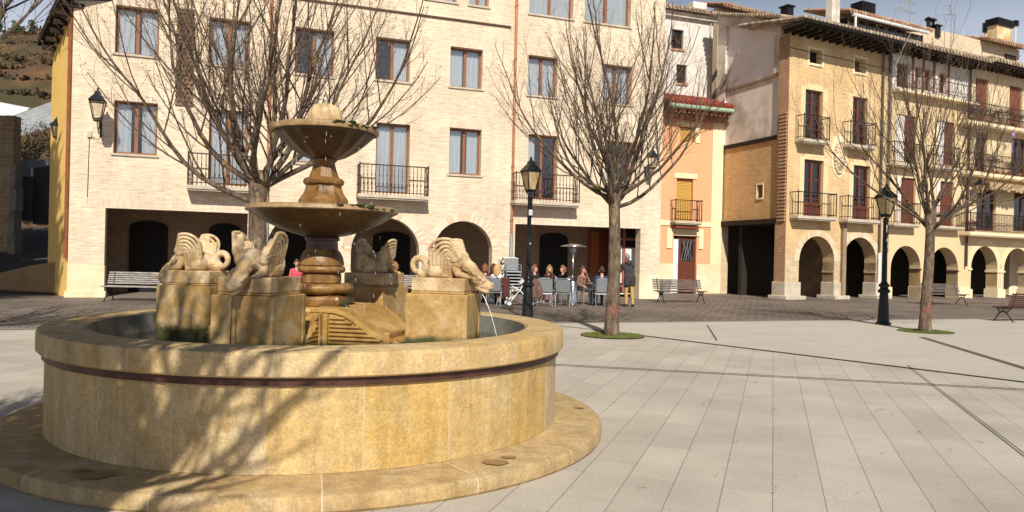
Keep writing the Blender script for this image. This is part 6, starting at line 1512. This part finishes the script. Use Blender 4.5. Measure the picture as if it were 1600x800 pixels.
seat_at(858, 26.9, R(-12), 'cafe chair under the long-haired woman in pink trousers', 'long-haired woman in pink trousers holding a hand to her face', top=(.07, .025, .02), legs=(.62, .20, .26), hair=(.34, .22, .10), arms=('lap', 'chin'), hairlen='long', shoes=(.6, .6, .6))
seat_at(878, 26.9, R(-48), 'cafe chair left of the patio heater', 'auburn-haired woman in dark jacket looking left beside the heater', top=(.03, .025, .03), legs=(.05, .035, .03), hair=(.30, .12, .06), arms='table', hairlen='bob')
seat_at(850, 24.9, R(185), 'empty grey cafe chair seen from behind right of the lamp post', None)
seat_at(884, 25.2, R(160), 'empty aluminium chair standing just left of the patio heater', None)
seat_at(912, 26.4, R(45), 'cafe chair right of the patio heater', 'woman in patterned brown shawl resting chin on hand right of the heater', top=(.26, .13, .09), legs=(.06, .06, .07), hair=(.10, .05, .03), arms=('lap', 'chin'), hairlen='bob', turn=-.2)
seat_at(940, 25.6, R(185), 'grey cafe chair seen from behind under the sitter in blue', 'person in a navy blue jacket seated with back turned left of the tree trunk', top=(.05, .06, .13), legs=(.03, .04, .09), hair=(.06, .04, .03), arms='table', hairlen='short', coat=True, female=False)
seat_at(972, 25.9, R(95), 'aluminium cafe chair right of the tree trunk beside the standing man', None)
seat_at(617, 25.6, R(190), 'aluminium chair above the bench behind the right beast', 'child in a yellow and pink top seen from behind over the bench', top=(.70, .45, .03), legs=(.3, .05, .12), hair=(.30, .16, .07), arms='table', hairlen='bob')
seat_at(578, 27.2, R(30), 'aluminium chair behind the rear winged beast', 'person in a pale pink jacket seen between the rear beast wings', top=(.62, .36, .36), legs=(.05, .05, .06), hair=(.15, .06, .03), arms='table', hairlen='bob')
seat_at(463, 26.2, R(10), 'aluminium chair seen between front beast and column', 'person in a bright red top seen between the front beast and the column', top=(.6, .10, .12), legs=(.04, .04, .05), hair=(.12, .07, .04), arms='table', hairlen='short', female=False)
t = None
p = Vector((ray(984, 430).x*25.6, 25.6, 0)); sm_ = person('standing man in a dark padded jacket and tan trousers leaning forward by the shop door', p, R(205), 'stand', top=(.05, .04, .045), legs=(.52, .33, .10), hair=(.30, .28, .27), shoes=(.06, .04, .03), female=False, hairlen='short', arms=('fwd', 'fwd'), lean=.28, coat=True, nod=.25, hood=True, scale=1.0)
def tb_at(px, Y, label): 
    p = Vector((ray(px, 430).x*Y, Y, 0)); table(p, label); return p
for i, (px, Y, lab) in enumerate(((764, 26.5, 'round cafe table before the left sitters'), (846, 26.0, 'round cafe table between lamp post and pink trousers'), (930, 26.5, 'round cafe table between the shawl woman and the navy jacket'), (598, 26.4, 'round cafe table beyond the bench behind the fountain'))):
    p = tb_at(px, Y, lab); tableware(p+Vector((.1, -.1, .731)), 'coffee_cup', ['white cup on the leftmost cafe table', 'white cup on the table beside the lamp post', 'white cup on the table right of the heater', 'white cup on the table beyond the bench'][i]); tableware(p+Vector((-.12, .05, .731)), 'drinking_glass', ['glass on the leftmost cafe table', 'glass on the table beside the lamp post', 'glass on the table right of the heater', 'glass on the table beyond the bench'][i])
# coats over two chairs
for (px, Y, c_, lab) in ((786, 24.9, (.10, .035, .03), 'brown coat hanging over the chair left of the stroller'), (838, 24.6, (.17, .10, .08), 'brown leather bag hanging on the chair beside the lamp post')):
    p = Vector((ray(px, 430).x*Y, Y, 0)); m = MB()
    for k in range(8): capsule(m, (-.2+.055*k, .02*math.sin(k), .86), (-.17+.05*k, .05*math.sin(k*2.1), .28+.06*math.sin(k*1.3)), .04, .055, 8)
    me = remesh(m, .014, 3); me.name = 'coat'; me.materials.append(cloth(c_)); o = bpy.data.objects.new('coat' if 'coat' in lab else 'bag', me); C.objects.link(o); o.location = p; tag(o, lab, 'coat' if 'coat' in lab else 'bag')
# chair stack
ps = Vector((ray(801, 430).x*26.3, 26.3, 0))
ordn = ['bottom', 'second from bottom', 'third from bottom', 'middle', 'third from top', 'second from top', 'topmost']
for k in range(7):
    chair(ps+Vector((.0, -.012*k, .105*k)), R(10), 'stacked grey chair, %s of the stack by the brick pier' % ordn[k], 'stacked cafe chairs')
# patio heater
hp = Vector((ray(895, 430).x*25.3, 25.3, 0)); t = thing('patio_heater', 'tall stainless patio heater with a wide round hood on the cafe terrace', 'heater', hp)
m = MB(); m.lathe([(.22, 0), (.23, .02), (.23, .06), (.17, .09), (.165, .80), (.15, .82), (.03, .84)], 28); m.build('gas_cylinder_housing', M['steel'], t, True, autos=40)
m = MB(); m.lathe([(.028, .83), (.028, 1.78)], 12); m.build('pole', M['steel'], t, True); m = MB(); m.lathe([(.035, 1.6), (.05, 1.66), (.05, 1.72), (.035, 1.75), (.09, 1.78), (.10, 1.92), (.075, 1.94)], 16); m.build('burner', M['grey_metal'], t, True, autos=40)
m = MB(); m.lathe([(.42, 1.95), (.43, 1.965), (.25, 2.01), (.10, 2.04), (0, 2.05), (0, 2.03), (.1, 2.02), (.42, 1.95)], 32, cap=False); m.build('hood', M['steel'], t, True)
# stroller
sp = Vector((ray(812, 430).x*24.6, 24.6, 0)); t = thing('stroller', 'folded-out baby stroller with white frame and pink bag beside the lamp post', 'stroller', sp, R(10))
m = MB(); m.tube([(-.35, -.2, .1), (.0, -.2, .55), (.25, -.2, 1.0)], .018, 6); m.tube([(-.35, .2, .1), (.0, .2, .55), (.25, .2, 1.0)], .018, 6); m.tube([(.35, -.22, .1), (.0, -.2, .5), (-.2, -.2, .62)], .018, 6); m.tube([(.35, .22, .1), (.0, .2, .5), (-.2, .2, .62)], .018, 6); m.tube([(.25, -.2, 1.0), (.27, 0, 1.02), (.25, .2, 1.0)], .02, 6); m.tube([(-.35, -.2, .1), (-.35, .2, .1)], .015, 6); m.tube([(.35, -.22, .1), (.35, .22, .1)], .015, 6); m.build('frame', M['white_metal'], t)
for (x, y) in ((-.36, -.24), (-.36, .24), (.36, -.26), (.36, .26)):
    m = MB(); Mw = Matrix.Translation((x, y, .10)) @ Matrix.Rotation(math.pi/2, 4, 'X'); n0 = len(m.v); m.ring([(.072, -.02), (.10, -.02), (.10, .02), (.072, .02)], 20); m.v = [tuple(Mw @ Vector(q)) for q in m.v]; wh = m.build('wheel', M['iron'], t)
    m = MB(); m.lathe([(.0, -.012), (.07, -.012), (.07, .012), (0, .012)], 16); m.v = [tuple(Mw @ Vector(q)) for q in m.v]; m.build('wheel_hub', M['white_metal'], wh)
m = MB()
for k in range(5): capsule(m, (-.22+.02*k, -.14+.07*k, .42), (.12, -.14+.07*k, .45), .05, .06, 8); capsule(m, (.12, -.14+.07*k, .45), (.22, -.14+.07*k, .85), .05, .04, 8)
me = remesh(m, .014, 2); me.name = 'seat'; me.materials.append(cloth((.02, .02, .022))); o = bpy.data.objects.new('seat', me); C.objects.link(o); o.parent = t
m = MB()
for k in range(5): capsule(m, (.02+.03*k, -.15, .74+.03*k), (.02+.03*k, .15, .74+.03*k), .045, .045, 8)
me = remesh(m, .014, 2); me.name = 'blanket'; me.materials.append(cloth((.70, .60, .62))); o = bpy.data.objects.new('blanket', me); C.objects.link(o); o.parent = t
# plant in a dark pot behind the chair stack
pp = Vector((ray(784, 430).x*27.0, 27.0, 0)); t = thing('potted_plant', 'dark spiky potted plant behind the stacked chairs', 'plant', pp); m = MB(); m.lathe([(.16, 0), (.2, .4), (.17, .4), (0, .36)], 12); m.build('pot', M['grey_metal'], t); m = MB(); rs = random.Random(3)
m.tube([(0, 0, .35), (0, 0, 1.1)], .02, 5)
for k in range(80): a = rs.uniform(0, 6.28); z = rs.uniform(.5, 1.45); l = rs.uniform(.15, .34); d = Vector((math.cos(a), math.sin(a), .5)); s = Vector((-d.y, d.x, 0))*.022; b = Vector((0, 0, z)); m.add([b, b+d*l*.5+s, b+d*l, b+d*l*.5-s], [(0, 1, 2, 3)])
m.build('foliage', M['evergreen'], t, fix=False)
